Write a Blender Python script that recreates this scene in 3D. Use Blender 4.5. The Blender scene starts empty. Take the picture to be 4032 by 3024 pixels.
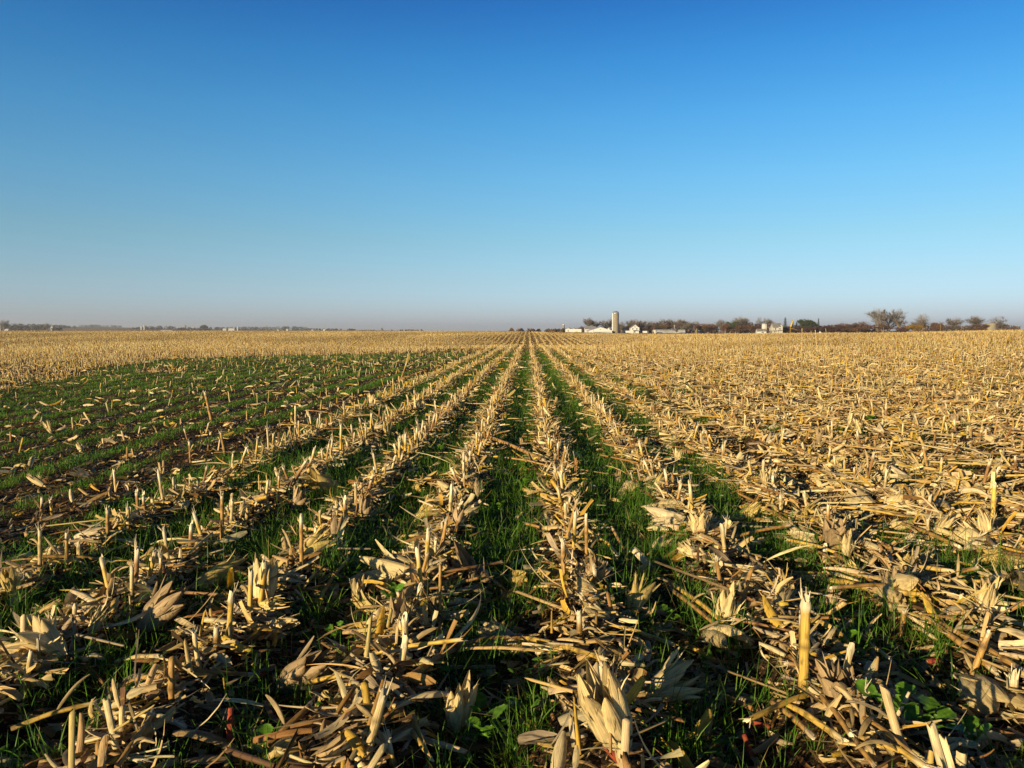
import bpy, math, random
import numpy as np
from mathutils import Vector, Matrix, Quaternion

R = math.radians
rs = np.random.RandomState(7)
rnd = random.Random(11)
S = bpy.context.scene
COL = S.collection

# ---------------------------------------------------------------- camera
CAM_H = 1.35
PITCH, YAW = 3.845, 1.19
FPX = 3080.0                                   # focal length in photo pixels (4032 wide)
cam_d = bpy.data.cameras.new("camera")
cam_d.sensor_width = 36.0
cam_d.lens = FPX / 4032 * 36.0
cam_d.clip_start, cam_d.clip_end = 0.05, 20000
cam = bpy.data.objects.new("camera", cam_d)
COL.objects.link(cam)
cam.location = (0, 0, CAM_H)
cam.rotation_euler = (R(90 - PITCH), 0, R(YAW))
S.camera = cam

# ---------------------------------------------------------------- sky, sun, exposure
SUN_EL, SUN_AZ = 11.5, 38.0                    # height, and how far the sun stands left of straight behind
sun_dir = Vector((-math.sin(R(SUN_AZ)) * math.cos(R(SUN_EL)), -math.cos(R(SUN_AZ)) * math.cos(R(SUN_EL)), math.sin(R(SUN_EL))))
W = bpy.data.worlds.new("World")
S.world = W
W.use_nodes = True
nt = W.node_tree
nt.nodes.clear()
wo = nt.nodes.new("ShaderNodeOutputWorld")
bg = nt.nodes.new("ShaderNodeBackground")
sky = nt.nodes.new("ShaderNodeTexSky")
sky.sky_type = 'NISHITA'
sky.sun_disc = False
sky.sun_elevation = R(SUN_EL)
sky.sun_rotation = math.atan2(sun_dir.x, sun_dir.y) % (2 * math.pi)
sky.altitude = 300
sky.air_density, sky.dust_density, sky.ozone_density = 1.0, 0.6, 2.0
bg.inputs[1].default_value = 0.05
# the sky's colour graded by height; darkened overhead, out of view, to deepen shadows
tc = nt.nodes.new("ShaderNodeTexCoord"); sx = nt.nodes.new("ShaderNodeSeparateXYZ"); cr = nt.nodes.new("ShaderNodeValToRGB")
nt.links.new(tc.outputs["Generated"], sx.inputs[0]); nt.links.new(sx.outputs["Z"], cr.inputs[0])
STOPS = [(0.008, (0.51, 0.60, 1.10)), (0.040, (0.49, 0.615, 0.98)), (0.065, (0.475, 0.60, 0.83)), (0.115, (0.435, 0.615, 0.73)), (0.187, (0.345, 0.65, 0.81)), (0.255, (0.240, 0.63, 0.86)), (0.320, (0.145, 0.54, 0.85)), (0.375, (0.090, 0.41, 0.78)), (0.500, (0.030, 0.14, 0.31)), (0.800, (0.014, 0.055, 0.125))]
while len(cr.color_ramp.elements) < len(STOPS): cr.color_ramp.elements.new(1.0)
for e, (p, c) in zip(cr.color_ramp.elements, STOPS): e.position = p; e.color = (*c, 1)
g1 = nt.nodes.new("ShaderNodeVectorMath"); g1.operation = 'MULTIPLY'; g2 = nt.nodes.new("ShaderNodeVectorMath"); g2.operation = 'SCALE'; g2.inputs["Scale"].default_value = 2.0
nt.links.new(sky.outputs[0], g1.inputs[0]); nt.links.new(cr.outputs[0], g1.inputs[1]); nt.links.new(g1.outputs[0], g2.inputs[0]); nt.links.new(g2.outputs[0], bg.inputs[0])
nt.links.new(bg.outputs[0], wo.inputs[0])

sun_d = bpy.data.lights.new("sun", 'SUN')
sun_d.energy = 5.0
sun_d.angle = R(0.5)
sun_d.color = (1.0, 0.785, 0.455)
sun = bpy.data.objects.new("sun", sun_d)
COL.objects.link(sun)
sun.location = sun_dir * 50
sun.rotation_euler = sun_dir.to_track_quat('Z', 'Y').to_euler()

S.view_settings.view_transform = 'Standard'
S.view_settings.look = 'None'
S.view_settings.exposure = 1.0
S.view_settings.gamma = 1.0
S.cycles.max_bounces = 5
S.cycles.transparent_max_bounces = 4
S.cycles.volume_bounces = 0

# ---------------------------------------------------------------- helpers
def tag(o, label=None, cat=None, group=None, kind=None):
    if label: o["label"] = label
    if cat: o["category"] = cat
    if group: o["group"] = group
    if kind: o["kind"] = kind
    return o

def empty(name, loc=(0, 0, 0), rot=None):
    o = bpy.data.objects.new(name, None)
    o.empty_display_size = 0.05
    o.location = loc
    if rot is not None: o.rotation_euler = rot
    COL.objects.link(o)
    return o

def link(name, me, parent=None, loc=None, rot=None):
    o = bpy.data.objects.new(name, me)
    COL.objects.link(o)
    if parent is not None: o.parent = parent
    if loc is not None: o.location = loc
    if rot is not None: o.rotation_euler = rot
    return o

class Acc:
    """collects vertices, quads, triangles, colours and strand coordinates of ONE mesh"""
    def __init__(s):
        s.V, s.Q, s.T, s.C, s.U, s.n = [], [], [], [], [], 0
    def add(s, V, Q, C=None, U=None, T=None):
        V = np.asarray(V, float).reshape(-1, 3)
        s.V.append(V)
        if Q is not None and len(Q): s.Q.append(np.asarray(Q, np.int64).reshape(-1, 4) + s.n)
        if T is not None and len(T): s.T.append(np.asarray(T, np.int64).reshape(-1, 3) + s.n)
        n = len(V)
        C = np.full((n, 3), 0.5) if C is None else np.broadcast_to(np.asarray(C, float), (n, 3)) if np.ndim(C) == 1 else np.asarray(C, float).reshape(-1, 3)
        U = np.zeros((n, 3)) if U is None else np.asarray(U, float).reshape(-1, 3)
        s.C.append(C); s.U.append(U); s.n += n
        return s
    def xform(s, M):
        M = np.array(M)
        s.V = [v @ M[:3, :3].T + M[:3, 3] for v in s.V]
        return s
    def join(s, o):
        for q in o.Q: s.Q.append(q + s.n)
        for t in o.T: s.T.append(t + s.n)
        s.V += o.V; s.C += o.C; s.U += o.U; s.n += o.n
        return s
    def mesh(s, name, mat, smooth=True):
        V = np.concatenate(s.V).astype(np.float32)
        Q = np.concatenate(s.Q) if s.Q else np.zeros((0, 4), np.int64)
        T = np.concatenate(s.T) if s.T else np.zeros((0, 3), np.int64)
        me = bpy.data.meshes.new(name)
        me.vertices.add(len(V)); me.vertices.foreach_set("co", V.ravel())
        li = np.concatenate([Q.ravel(), T.ravel()]).astype(np.int32)
        me.loops.add(len(li)); me.loops.foreach_set("vertex_index", li)
        st = np.concatenate([np.arange(len(Q)) * 4, len(Q) * 4 + np.arange(len(T)) * 3]).astype(np.int32)
        me.polygons.add(len(st)); me.polygons.foreach_set("loop_start", st)
        me.polygons.foreach_set("use_smooth", np.full(len(st), smooth))
        me.update(calc_edges=True)
        a = me.attributes.new("col", 'FLOAT_COLOR', 'POINT')
        c = np.ones((len(V), 4), np.float32); c[:, :3] = np.clip(np.concatenate(s.C), 0, 1)
        a.data.foreach_set("color", c.ravel())
        a = me.attributes.new("strand", 'FLOAT_VECTOR', 'POINT')
        a.data.foreach_set("vector", np.concatenate(s.U).astype(np.float32).ravel())
        me.materials.append(mat)
        return me

def grid_quads(rows, cols, wrap=False):
    i = np.arange(rows - 1)[:, None] * cols
    k = np.arange(cols if wrap else cols - 1)[None, :]
    k2 = (k + 1) % cols
    return np.stack([i + k, i + k2, i + cols + k2, i + cols + k], -1).reshape(-1, 4)

def ribbons(P, yaw, pitch, L, Wd, col, curl=0, cup=0, roll=0, twist=0, prof='strip', segs=3, cols=2, wr=0, ycurl=0, tipcol=None, pleat=0, rng=rs):
    """N flat or cupped strips: leaves, husk bracts, grass blades"""
    P = np.atleast_2d(P).astype(float); N = len(P)
    f = lambda a: np.broadcast_to(np.asarray(a, float), (N,)).copy()
    yaw, pitch, L, Wd, curl, cup, roll, twist, ycurl = map(f, (yaw, pitch, L, Wd, curl, cup, roll, twist, ycurl))
    t = np.linspace(0, 1, segs + 1)[None, :]
    p = pitch[:, None] + curl[:, None] * t
    y = yaw[:, None] + ycurl[:, None] * t
    T = np.stack([np.cos(p) * np.cos(y), np.cos(p) * np.sin(y), np.sin(p)], -1)
    step = (L / segs)[:, None, None] * (T[:, 1:] + T[:, :-1]) * .5
    C = P[:, None, :] + np.concatenate([np.zeros((N, 1, 3)), np.cumsum(step, 1)], 1)
    side = np.stack([-np.sin(y), np.cos(y), 0 * y], -1)
    nor = np.cross(T, side)
    r = roll[:, None] + twist[:, None] * t
    s2 = side * np.cos(r)[..., None] + nor * np.sin(r)[..., None]
    n2 = np.cross(T, s2)
    if prof == 'blade': w = np.maximum(.06, (1 - t) ** .55 * (0.75 + .5 * t))
    elif prof == 'bract': w = np.sin(np.pi * (0.20 + .79 * t)) ** .7 * (1 - .25 * t)
    elif prof == 'scrap':
        a0 = rng.uniform(.04, .40, (N, 1)); w = np.sin(np.pi * (a0 + (rng.uniform(.62, .985, (N, 1)) - a0) * t)) ** .7
    elif prof == 'leaf': w = np.sin(np.pi * (0.06 + .90 * t)) ** .6
    else: w = np.ones_like(t)
    w = w * Wd[:, None]
    if prof == 'strip' and segs > 1:
        w = w * (0.75 + .4 * rng.rand(N, segs + 1))
    u = np.linspace(-1, 1, cols)[None, None, :]
    cu = cup[:, None, None]
    V = C[:, :, None, :] + s2[:, :, None, :] * (u * (w[..., None] / 2) * (1 - .25 * np.abs(cu) * u * u))[..., None] \
        + n2[:, :, None, :] * (-cu * (u * u - .4) * w[..., None] * .5)[..., None]
    if wr:
        V = V + n2[:, :, None, :] * ((rng.rand(N, segs + 1, cols) - .5) * wr * w[..., None])[..., None]
    if pleat:                                             # ribs running up a husk leaf
        V = V + n2[:, :, None, :] * (np.cos(np.arange(cols) * math.pi)[None, None] * pleat * w[..., None] * (.5 + .5 * t[..., None]))[..., None]
    nv = (segs + 1) * cols
    Q = (grid_quads(segs + 1, cols)[None] + (np.arange(N) * nv)[:, None, None]).reshape(-1, 4)
    col = np.broadcast_to(np.asarray(col, float), (N, 3))
    Cc = np.broadcast_to(col[:, None, None, :], (N, segs + 1, cols, 3)).copy()
    if tipcol is not None:
        tc = np.broadcast_to(np.asarray(tipcol, float), (N, 3))[:, None, None, :]
        m = (t ** 1.5)[:, :, None, None]
        Cc = Cc * (1 - m) + tc * m
    U = np.stack(np.broadcast_arrays(u * .5 * Wd[:, None, None], t[:, :, None] * L[:, None, None], rng.rand(N)[:, None, None]), -1)
    return V.reshape(-1, 3), Q, Cc.reshape(-1, 3), U.reshape(-1, 3)

CAPS = {4: [[0, 1, 2, 3]], 6: [[0, 1, 2, 3], [0, 3, 4, 5]], 8: [[0, 1, 2, 3], [0, 3, 4, 7], [4, 5, 6, 7]]}
def tubes(P0, P1, r0, r1, col0, col1, k=6, jag=0, rng=rs, capcol=None):
    """N straight stalk pieces with caps at the far end (and jagged breaks)"""
    P0, P1 = np.atleast_2d(P0).astype(float), np.atleast_2d(P1).astype(float)
    N = len(P0)
    ax = P1 - P0; L = np.linalg.norm(ax, axis=1) + 1e-9; ax = ax / L[:, None]
    h = np.where(np.abs(ax[:, 2:3]) > .9, np.array([[1., 0, 0]]), np.array([[0, 0, 1.]]))
    e1 = np.cross(ax, h); e1 /= np.linalg.norm(e1, axis=1)[:, None]
    e2 = np.cross(ax, e1)
    a0 = rng.rand(N)[:, None] * 6.28 + np.arange(k)[None] * 2 * np.pi / k
    ring = e1[:, None] * np.cos(a0)[..., None] + e2[:, None] * np.sin(a0)[..., None]
    r0 = np.broadcast_to(r0, (N,)); r1 = np.broadcast_to(r1, (N,))
    B = P0[:, None] + ring * r0[:, None, None]
    T = P1[:, None] + ring * r1[:, None, None]
    if jag: T = T + ax[:, None] * ((rng.rand(N, k) - .6) * jag)[..., None] * np.minimum(L, .2)[:, None, None] * 3
    V = np.stack([B, T], 1).reshape(-1, 3)
    base = np.concatenate([grid_quads(2, k, True), np.array(CAPS[k]) + k]) if k in CAPS else grid_quads(2, k, True)
    Q = (base[None] + (np.arange(N) * 2 * k)[:, None, None]).reshape(-1, 4)
    c0 = np.broadcast_to(np.asarray(col0, float), (N, 3)); c1 = np.broadcast_to(np.asarray(col1, float), (N, 3))
    C = np.repeat(np.stack([c0, c1], 1)[:, :, None], k, 2).reshape(-1, 3)
    ids = rng.rand(N)
    U = np.stack(np.broadcast_arrays((np.arange(k) / k * .08)[None, None], np.stack([0 * L, L], 1)[:, :, None], ids[:, None, None]), -1).reshape(-1, 3)
    return V, Q, C, U

def path_tube(pts, rad, col, k=9, jag=0., pith=(.62, .54, .36), rng=rs, flat=1.0, close_base=True):
    """one bent stalk through pts with a radius and a colour per ring; broken, pithy end"""
    pts = np.asarray(pts, float); M = len(pts)
    T = np.gradient(pts, axis=0); T /= np.linalg.norm(T, axis=1)[:, None] + 1e-9
    e = np.array([1., 0, 0]) if abs(T[0, 0]) < .8 else np.array([0, 1., 0])
    V = np.zeros((M, k, 3)); a = np.arange(k) * 2 * np.pi / k
    e1p = None
    for i in range(M):
        e1 = e - T[i] * np.dot(e, T[i]) if e1p is None else e1p - T[i] * np.dot(e1p, T[i])
        e1 /= np.linalg.norm(e1); e1p = e1
        e2 = np.cross(T[i], e1)
        rr = rad[i] * (1 + .06 * (rng.rand(k) - .5))
        V[i] = pts[i] + e1 * (np.cos(a) * rr)[:, None] + e2 * (np.sin(a) * rr * flat)[:, None]
    if jag:
        V[-1] += T[-1] * ((rng.rand(k) - .55) * jag + np.cos(a + rng.rand() * 6) * rng.rand() * rad[-1] * 1.8)[:, None]
    Q = grid_quads(M, k, True)
    C = np.repeat(np.asarray(col, float)[:, None], k, 1) * (0.92 + .16 * rng.rand(1, k, 1))
    ln = np.concatenate([[0], np.cumsum(np.linalg.norm(np.diff(pts, axis=0), axis=1))])
    U = np.stack(np.broadcast_arrays((np.arange(k) / k * .08)[None], ln[:, None], np.full((1, 1), rng.rand())), -1)
    A = Acc().add(V, Q, C.reshape(-1, 3), U)
    cen = V[-1].mean(0) - T[-1] * (rad[-1] * .6)          # hollow pith at the break
    inn = V[-1] * .75 + cen * .25
    VV = np.concatenate([V[-1], inn, cen[None]])
    A.add(VV, grid_quads(2, k, True), np.tile(pith, (2 * k + 1, 1)), None, [[k + i, k + (i + 1) % k, 2 * k] for i in range(k)])
    if close_base:
        VV = np.concatenate([V[0], V[0].mean(0)[None]])
        A.add(VV, None, np.tile(np.asarray(col[0]) * .8, (k + 1, 1)), None, [[(i + 1) % k, i, k] for i in range(k)])
    return A

# value noise on the ground plane
_tab = np.random.RandomState(3).rand(256, 256)
def vnoise(x, y, sc=1.0, off=0):
    x = np.asarray(x, float) * sc + 1000.3 + off * 17.7; y = np.asarray(y, float) * sc + 1000.7 + off * 31.1
    xi, yi = np.floor(x).astype(int), np.floor(y).astype(int); fx, fy = x - xi, y - yi
    fx, fy = fx * fx * (3 - 2 * fx), fy * fy * (3 - 2 * fy)
    g = lambda a, b: _tab[a % 256, b % 256]
    return (g(xi, yi) * (1 - fx) + g(xi + 1, yi) * fx) * (1 - fy) + (g(xi, yi + 1) * (1 - fx) + g(xi + 1, yi + 1) * fx) * fy

# ---------------------------------------------------------------- terrain
TT = np.array([-.7, -.25, -.08, .05, .2, .4, .64])
RR = np.array([0, 35, 60, 85, 110, 135, 180, 250, 350, 600, 1000, 2000, 3500, 7000.])
ZZ = np.array([
    [0, -.1, -.25, -.3, -.1, .2, .7, 1.25, 1.0, -2, -4, 2, 22, 20],
    [0, 0, -.1, -.35, -.15, .3, .8, 1.30, 1.2, 0, -1, 0, 8, 12],
    [0, 0, 0, -.40, -.15, .5, .9, 1.28, 1.30, .9, .5, 1, 3, 6],
    [0, 0, 0, -.35, .2, .70, .9, 1.0, 1.0, .3, 0, 1, 3, 6],
    [0, .05, .15, .3, .70, .74, .5, .2, 0, -.5, 0, 1, 3, 6],
    [0, .15, .45, .85, .95, .9, .6, .3, 0, -.5, 0, 1, 3, 6],
    [0, .3, .75, 1.2, 1.33, 1.33, 1.1, .6, 0, -.5, 0, 1, 3, 6]])
ROWS = np.array([-.408, .19, .83, 1.43, 2.03, -.95, -1.47, -2.03]) * 1.35
ROWS = np.sort(np.concatenate([ROWS, 2.03 * 1.35 + .762 * np.arange(1, 260), -2.03 * 1.35 - .762 * np.arange(1, 300)]))
def row_dist(x):
    i = np.clip(np.searchsorted(ROWS, x), 1, len(ROWS) - 1)
    a, b = x - ROWS[i - 1], ROWS[i] - x
    return np.minimum(np.abs(a), np.abs(b)), np.where(a < b, i - 1, i)
def ground(x, y):
    x, y = np.asarray(x, float), np.asarray(y, float)
    r = np.hypot(x, y); az = np.abs(np.arctan2(x, y))
    t = np.clip(x / np.maximum(y, np.maximum(r * .3, .5)), -.7, .64)
    rows = np.stack([np.interp(r, RR, z) for z in ZZ], 0)
    j = np.clip(np.searchsorted(TT, t), 1, len(TT) - 1)
    w = (t - TT[j - 1]) / (TT[j] - TT[j - 1]); w = w * w * (3 - 2 * w)
    a = np.take_along_axis(rows, (j - 1)[None], 0)[0] if np.ndim(r) else rows[j - 1]
    b = np.take_along_axis(rows, j[None], 0)[0] if np.ndim(r) else rows[j]
    z = a * (1 - w) + b * w
    z = z * np.clip((2.0 - az) / .7, 0, 1)
    near = np.clip((80 - r) / 50, 0, 1)
    d, _ = row_dist(x)
    z = z + near * (np.interp(x, [-3.6, -2.6], [-.014, .05]) * np.cos(np.minimum(d / .38, 1) * np.pi) + .03 * (vnoise(x, y, 2.2) - .5) + .02 * (vnoise(x, y, 7) - .5))
    return z

_rm = Matrix.Rotation(R(YAW), 3, 'Z') @ Matrix.Rotation(R(90 - PITCH), 3, 'X')
def ray(px, py): return _rm @ Vector(((px - 2016) / FPX, (1512 - py) / FPX, -1.0))
def at(px, py, dz=0.0):
    """ground point seen at a photo pixel"""
    d = ray(px, py); z = 0.0
    for _ in range(4):
        s = (z + dz - CAM_H) / d.z
        z = float(ground(d.x * s, d.y * s))
    return Vector((d.x * s, d.y * s, z + dz))
def up(px, py, base):
    """point above base, at the same distance, seen at a photo pixel"""
    d = ray(px, py); s = base.y / d.y
    return Vector((d.x * s, base.y, CAM_H + d.z * s))
def far(px, dist):
    d = ray(px, 1305); s = dist / d.y
    return Vector((d.x * s, dist, float(ground(d.x * s, dist))))

# ---------------------------------------------------------------- materials
def new_mat(name):
    m = bpy.data.materials.new(name); m.use_nodes = True
    n = m.node_tree.nodes; n.clear()
    return m, n, m.node_tree.links
def node(n, kind, **kw):
    x = n.new(kind)
    for k, v in kw.items(): setattr(x, k, v)
    return x

def fibre_mat(name, translucent=.15, streak=.35, rough=.55, stain=.4, fine=420., spec=.3):
    """dry or green plant matter: own colour x lengthwise fibres x weathering stains"""
    m, n, l = new_mat(name)
    out = node(n, "ShaderNodeOutputMaterial")
    bs = node(n, "ShaderNodeBsdfPrincipled")
    bs.inputs["Roughness"].default_value = rough
    bs.inputs["Specular IOR Level"].default_value = spec
    at_ = node(n, "ShaderNodeAttribute", attribute_name="col")
    st = node(n, "ShaderNodeAttribute", attribute_name="strand")
    mp = node(n, "ShaderNodeVectorMath", operation='MULTIPLY'); mp.inputs[1].default_value = (fine, 9., 97.)
    l.new(st.outputs["Vector"], mp.inputs[0])
    nz = node(n, "ShaderNodeTexNoise"); nz.inputs["Scale"].default_value = 1.0; nz.inputs["Detail"].default_value = 2
    l.new(mp.outputs[0], nz.inputs["Vector"])
    mr = node(n, "ShaderNodeMapRange"); mr.inputs[1].default_value = .25; mr.inputs[2].default_value = .75
    mr.inputs[3].default_value = 1 - streak; mr.inputs[4].default_value = 1 + streak * .6
    l.new(nz.outputs["Fac"], mr.inputs[0])
    # weathering
    mp2 = node(n, "ShaderNodeVectorMath", operation='MULTIPLY'); mp2.inputs[1].default_value = (60., 22., 53.)
    l.new(st.outputs["Vector"], mp2.inputs[0])
    nz2 = node(n, "ShaderNodeTexNoise"); nz2.inputs["Scale"].default_value = 1.0; nz2.inputs["Detail"].default_value = 3
    l.new(mp2.outputs[0], nz2.inputs["Vector"])
    mr2 = node(n, "ShaderNodeMapRange"); mr2.inputs[1].default_value = .5; mr2.inputs[2].default_value = .72
    mr2.inputs[3].default_value = 1; mr2.inputs[4].default_value = 1 - stain
    l.new(nz2.outputs["Fac"], mr2.inputs[0])
    oi = node(n, "ShaderNodeObjectInfo")
    mr3 = node(n, "ShaderNodeMapRange"); mr3.inputs[3].default_value = .78; mr3.inputs[4].default_value = 1.12
    l.new(oi.outputs["Random"], mr3.inputs[0])
    a = node(n, "ShaderNodeMath", operation='MULTIPLY'); l.new(mr.outputs[0], a.inputs[0]); l.new(mr2.outputs[0], a.inputs[1])
    b = node(n, "ShaderNodeMath", operation='MULTIPLY'); l.new(a.outputs[0], b.inputs[0]); l.new(mr3.outputs[0], b.inputs[1])
    vm = node(n, "ShaderNodeVectorMath", operation='SCALE')
    l.new(at_.outputs["Color"], vm.inputs[0]); l.new(b.outputs[0], vm.inputs["Scale"])
    l.new(vm.outputs[0], bs.inputs["Base Color"])
    bp = node(n, "ShaderNodeBump"); bp.inputs["Strength"].default_value = .6; bp.inputs["Distance"].default_value = .003
    l.new(nz.outputs["Fac"], bp.inputs["Height"]); l.new(bp.outputs[0], bs.inputs["Normal"])
    if translucent:
        tr = node(n, "ShaderNodeBsdfTranslucent"); l.new(vm.outputs[0], tr.inputs[0])
        mx = node(n, "ShaderNodeMixShader"); mx.inputs[0].default_value = translucent
        l.new(bs.outputs[0], mx.inputs[1]); l.new(tr.outputs[0], mx.inputs[2]); l.new(mx.outputs[0], out.inputs[0])
    else:
        l.new(bs.outputs[0], out.inputs[0])
    return m

M_STALK = fibre_mat("dry_stalk", 0, .5, .55, .6)
M_HUSK = fibre_mat("dry_husk", .22, .42, .6, .45, fine=600.)
M_RES = fibre_mat("residue", .12, .35, .65, .45)
M_GRASS = fibre_mat("green_blade", .38, .2, .45, .15)
M_LEAF = fibre_mat("green_leaf", .35, .15, .45, .25, fine=90.)
M_COB = fibre_mat("red_cob", 0, .3, .85, .4, fine=120., spec=.1)
M_BARK = fibre_mat("bark", 0, .3, .9, .2, fine=2., spec=.05)
M_TWIG = fibre_mat("twigs", .1, .2, .9, .2, fine=2., spec=.05)

def plain_mat(name, col, rough=.6, noise=.12, scale=.7, metal=0., stripes=None, spec=.3):
    m, n, l = new_mat(name)
    out = node(n, "ShaderNodeOutputMaterial"); bs = node(n, "ShaderNodeBsdfPrincipled")
    bs.inputs["Roughness"].default_value = rough; bs.inputs["Metallic"].default_value = metal
    bs.inputs["Specular IOR Level"].default_value = spec
    tc = node(n, "ShaderNodeTexCoord")
    nz = node(n, "ShaderNodeTexNoise"); nz.inputs["Scale"].default_value = scale; nz.inputs["Detail"].default_value = 5
    l.new(tc.outputs["Object"], nz.inputs["Vector"])
    mr = node(n, "ShaderNodeMapRange"); mr.inputs[1].default_value = .3; mr.inputs[2].default_value = .7
    mr.inputs[3].default_value = 1 - noise; mr.inputs[4].default_value = 1 + noise * .5
    l.new(nz.outputs["Fac"], mr.inputs[0])
    vm = node(n, "ShaderNodeVectorMath", operation='SCALE'); vm.inputs[0].default_value = col
    f = mr.outputs[0]
    if stripes:                                           # courses, boards or ribs across one axis
        ax, per, dep = stripes
        wv = node(n, "ShaderNodeTexWave", wave_type='BANDS', bands_direction=ax); wv.inputs["Scale"].default_value = 1 / per * .314
        l.new(tc.outputs["Object"], wv.inputs["Vector"])
        m2 = node(n, "ShaderNodeMapRange"); m2.inputs[1].default_value = 0; m2.inputs[2].default_value = .3
        m2.inputs[3].default_value = 1 - dep; m2.inputs[4].default_value = 1
        l.new(wv.outputs["Fac"], m2.inputs[0])
        mu = node(n, "ShaderNodeMath", operation='MULTIPLY'); l.new(f, mu.inputs[0]); l.new(m2.outputs[0], mu.inputs[1]); f = mu.outputs[0]
    l.new(f, vm.inputs["Scale"]); l.new(vm.outputs[0], bs.inputs["Base Color"]); l.new(bs.outputs[0], out.inputs[0])
    return m
M_WHITE = plain_mat("white_paint", (.48, .475, .47), .6, .08, .6, stripes=('Z', .35, .08))
M_CREAM = plain_mat("cream_siding", (.36, .345, .31), .7, .1, .6, stripes=('Z', .35, .12))
M_GREYROOF = plain_mat("grey_shingle", (.16, .15, .15), .8, .25, 1.5)
M_STEEL = plain_mat("galvanised_steel", (.40, .42, .45), .35, .2, .8, metal=.6)
M_STAVE = plain_mat("concrete_stave", (.20, .172, .128), .85, .22, .6, stripes=('Z', .76, .14))
M_STAVEW = plain_mat("pale_concrete", (.42, .41, .40), .8, .2, .6, stripes=('Z', .76, .1))
M_TINROOF = plain_mat("tin_roof", (.33, .33, .335), .5, .3, .3, metal=.2, stripes=('X', 1.2, .12))
M_FAR = plain_mat("weathered_white", (.30, .30, .31), .7, .1, .3)
M_WINDOW = plain_mat("dark_glass", (.02, .025, .03), .15, .1, 1., spec=.6)
M_DARK = plain_mat("dark_machine", (.03, .03, .035), .5, .3, 1.5)
M_RUBBER = plain_mat("tyre_rubber", (.02, .02, .02), .9, .2, 2)
M_WOOD = plain_mat("grey_wood", (.25, .21, .17), .85, .25, 1.)
M_YELLOW = plain_mat("yellow_paint", (.55, .42, .06), .5, .2, 1.)

def ground_mat():
    m, n, l = new_mat("field_ground")
    out = node(n, "ShaderNodeOutputMaterial"); bs = node(n, "ShaderNodeBsdfPrincipled")
    bs.inputs["Roughness"].default_value = .95; bs.inputs["Specular IOR Level"].default_value = .05
    geo = node(n, "ShaderNodeNewGeometry")
    ln = node(n, "ShaderNodeVectorMath", operation='LENGTH'); l.new(geo.outputs["Position"], ln.inputs[0])
    def noise(sc, det=4, vec=None, rough=.6):
        z = node(n, "ShaderNodeTexNoise"); z.inputs["Scale"].default_value = sc; z.inputs["Detail"].default_value = det; z.inputs["Roughness"].default_value = rough
        l.new(vec or geo.outputs["Position"], z.inputs["Vector"]); return z.outputs["Fac"]
    def mrange(v, a, b, c=0., d=1.):
        x = node(n, "ShaderNodeMapRange"); x.inputs[1].default_value = a; x.inputs[2].default_value = b; x.inputs[3].default_value = c; x.inputs[4].default_value = d
        l.new(v, x.inputs[0]); return x.outputs[0]
    def mix(f, a, b):
        x = node(n, "ShaderNodeMix", data_type='RGBA')
        l.new(f, x.inputs[0])
        for s, v in ((6, a), (7, b)):
            if isinstance(v, tuple): x.inputs[s].default_value = (*v, 1)
            else: l.new(v, x.inputs[s])
        return x.outputs[2]
    soil = mix(noise(9.), (.016, .011, .007), (.050, .033, .020))
    chaff = mrange(noise(46., 5), .52, .62)
    near = mix(chaff, soil, mix(noise(23.), (.13, .075, .028), (.26, .165, .065)))
    # far stubble: tan broken by bare and green lines that follow the rows
    st = node(n, "ShaderNodeVectorMath", operation='MULTIPLY'); st.inputs[1].default_value = (1., .12, 0.)
    l.new(geo.outputs["Position"], st.inputs[0])
    tan = mix(mrange(noise(1.3, 6, st.outputs[0], .7), .42, .6), (.14, .085, .032), (.36, .235, .085))
    tan = mix(mrange(noise(.05, 4, st.outputs[0]), .58, .72, 0, .45), tan, (.13, .14, .04))
    c1 = mix(mrange(ln.outputs["Value"], 40, 90), near, tan)
    # other fields beyond the crest
    far_ = mix(mrange(noise(.0022, 2), .45, .55), (.25, .165, .085), (.19, .11, .065))
    far_ = mix(mrange(noise(.0031, 2, None, .3), .62, .68), far_, (.12, .12, .06))
    c2 = mix(mrange(ln.outputs["Value"], 260, 420), c1, far_)
    l.new(c2, bs.inputs["Base Color"])
    bp = node(n, "ShaderNodeBump"); bp.inputs["Strength"].default_value = .8; bp.inputs["Distance"].default_value = .03
    l.new(noise(30., 6), bp.inputs["Height"]); l.new(bp.outputs[0], bs.inputs["Normal"])
    l.new(bs.outputs[0], out.inputs[0])
    return m
M_GROUND = ground_mat()

# ---------------------------------------------------------------- the ground sheet
rad = 0.25 * 1.032 ** np.arange(325)
rad = np.concatenate([[0.0], rad[rad < 7000], [7000.]])
na = 420
ang = np.concatenate([np.linspace(-.75, .75, 300, endpoint=False), np.linspace(.75, 2 * math.pi - .75, na - 300, endpoint=False)])
X = rad[:, None] * np.sin(ang)[None]; Y = rad[:, None] * np.cos(ang)[None]
V = np.stack([X, Y, ground(X.ravel(), Y.ravel()).reshape(X.shape)], -1)
g_o = link("ground", Acc().add(V, grid_quads(len(rad), na, True)).mesh("ground", M_GROUND))
tag(g_o, "harvested corn field rolling to the horizon, bare soil and chaff", "field", kind="structure")

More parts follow.
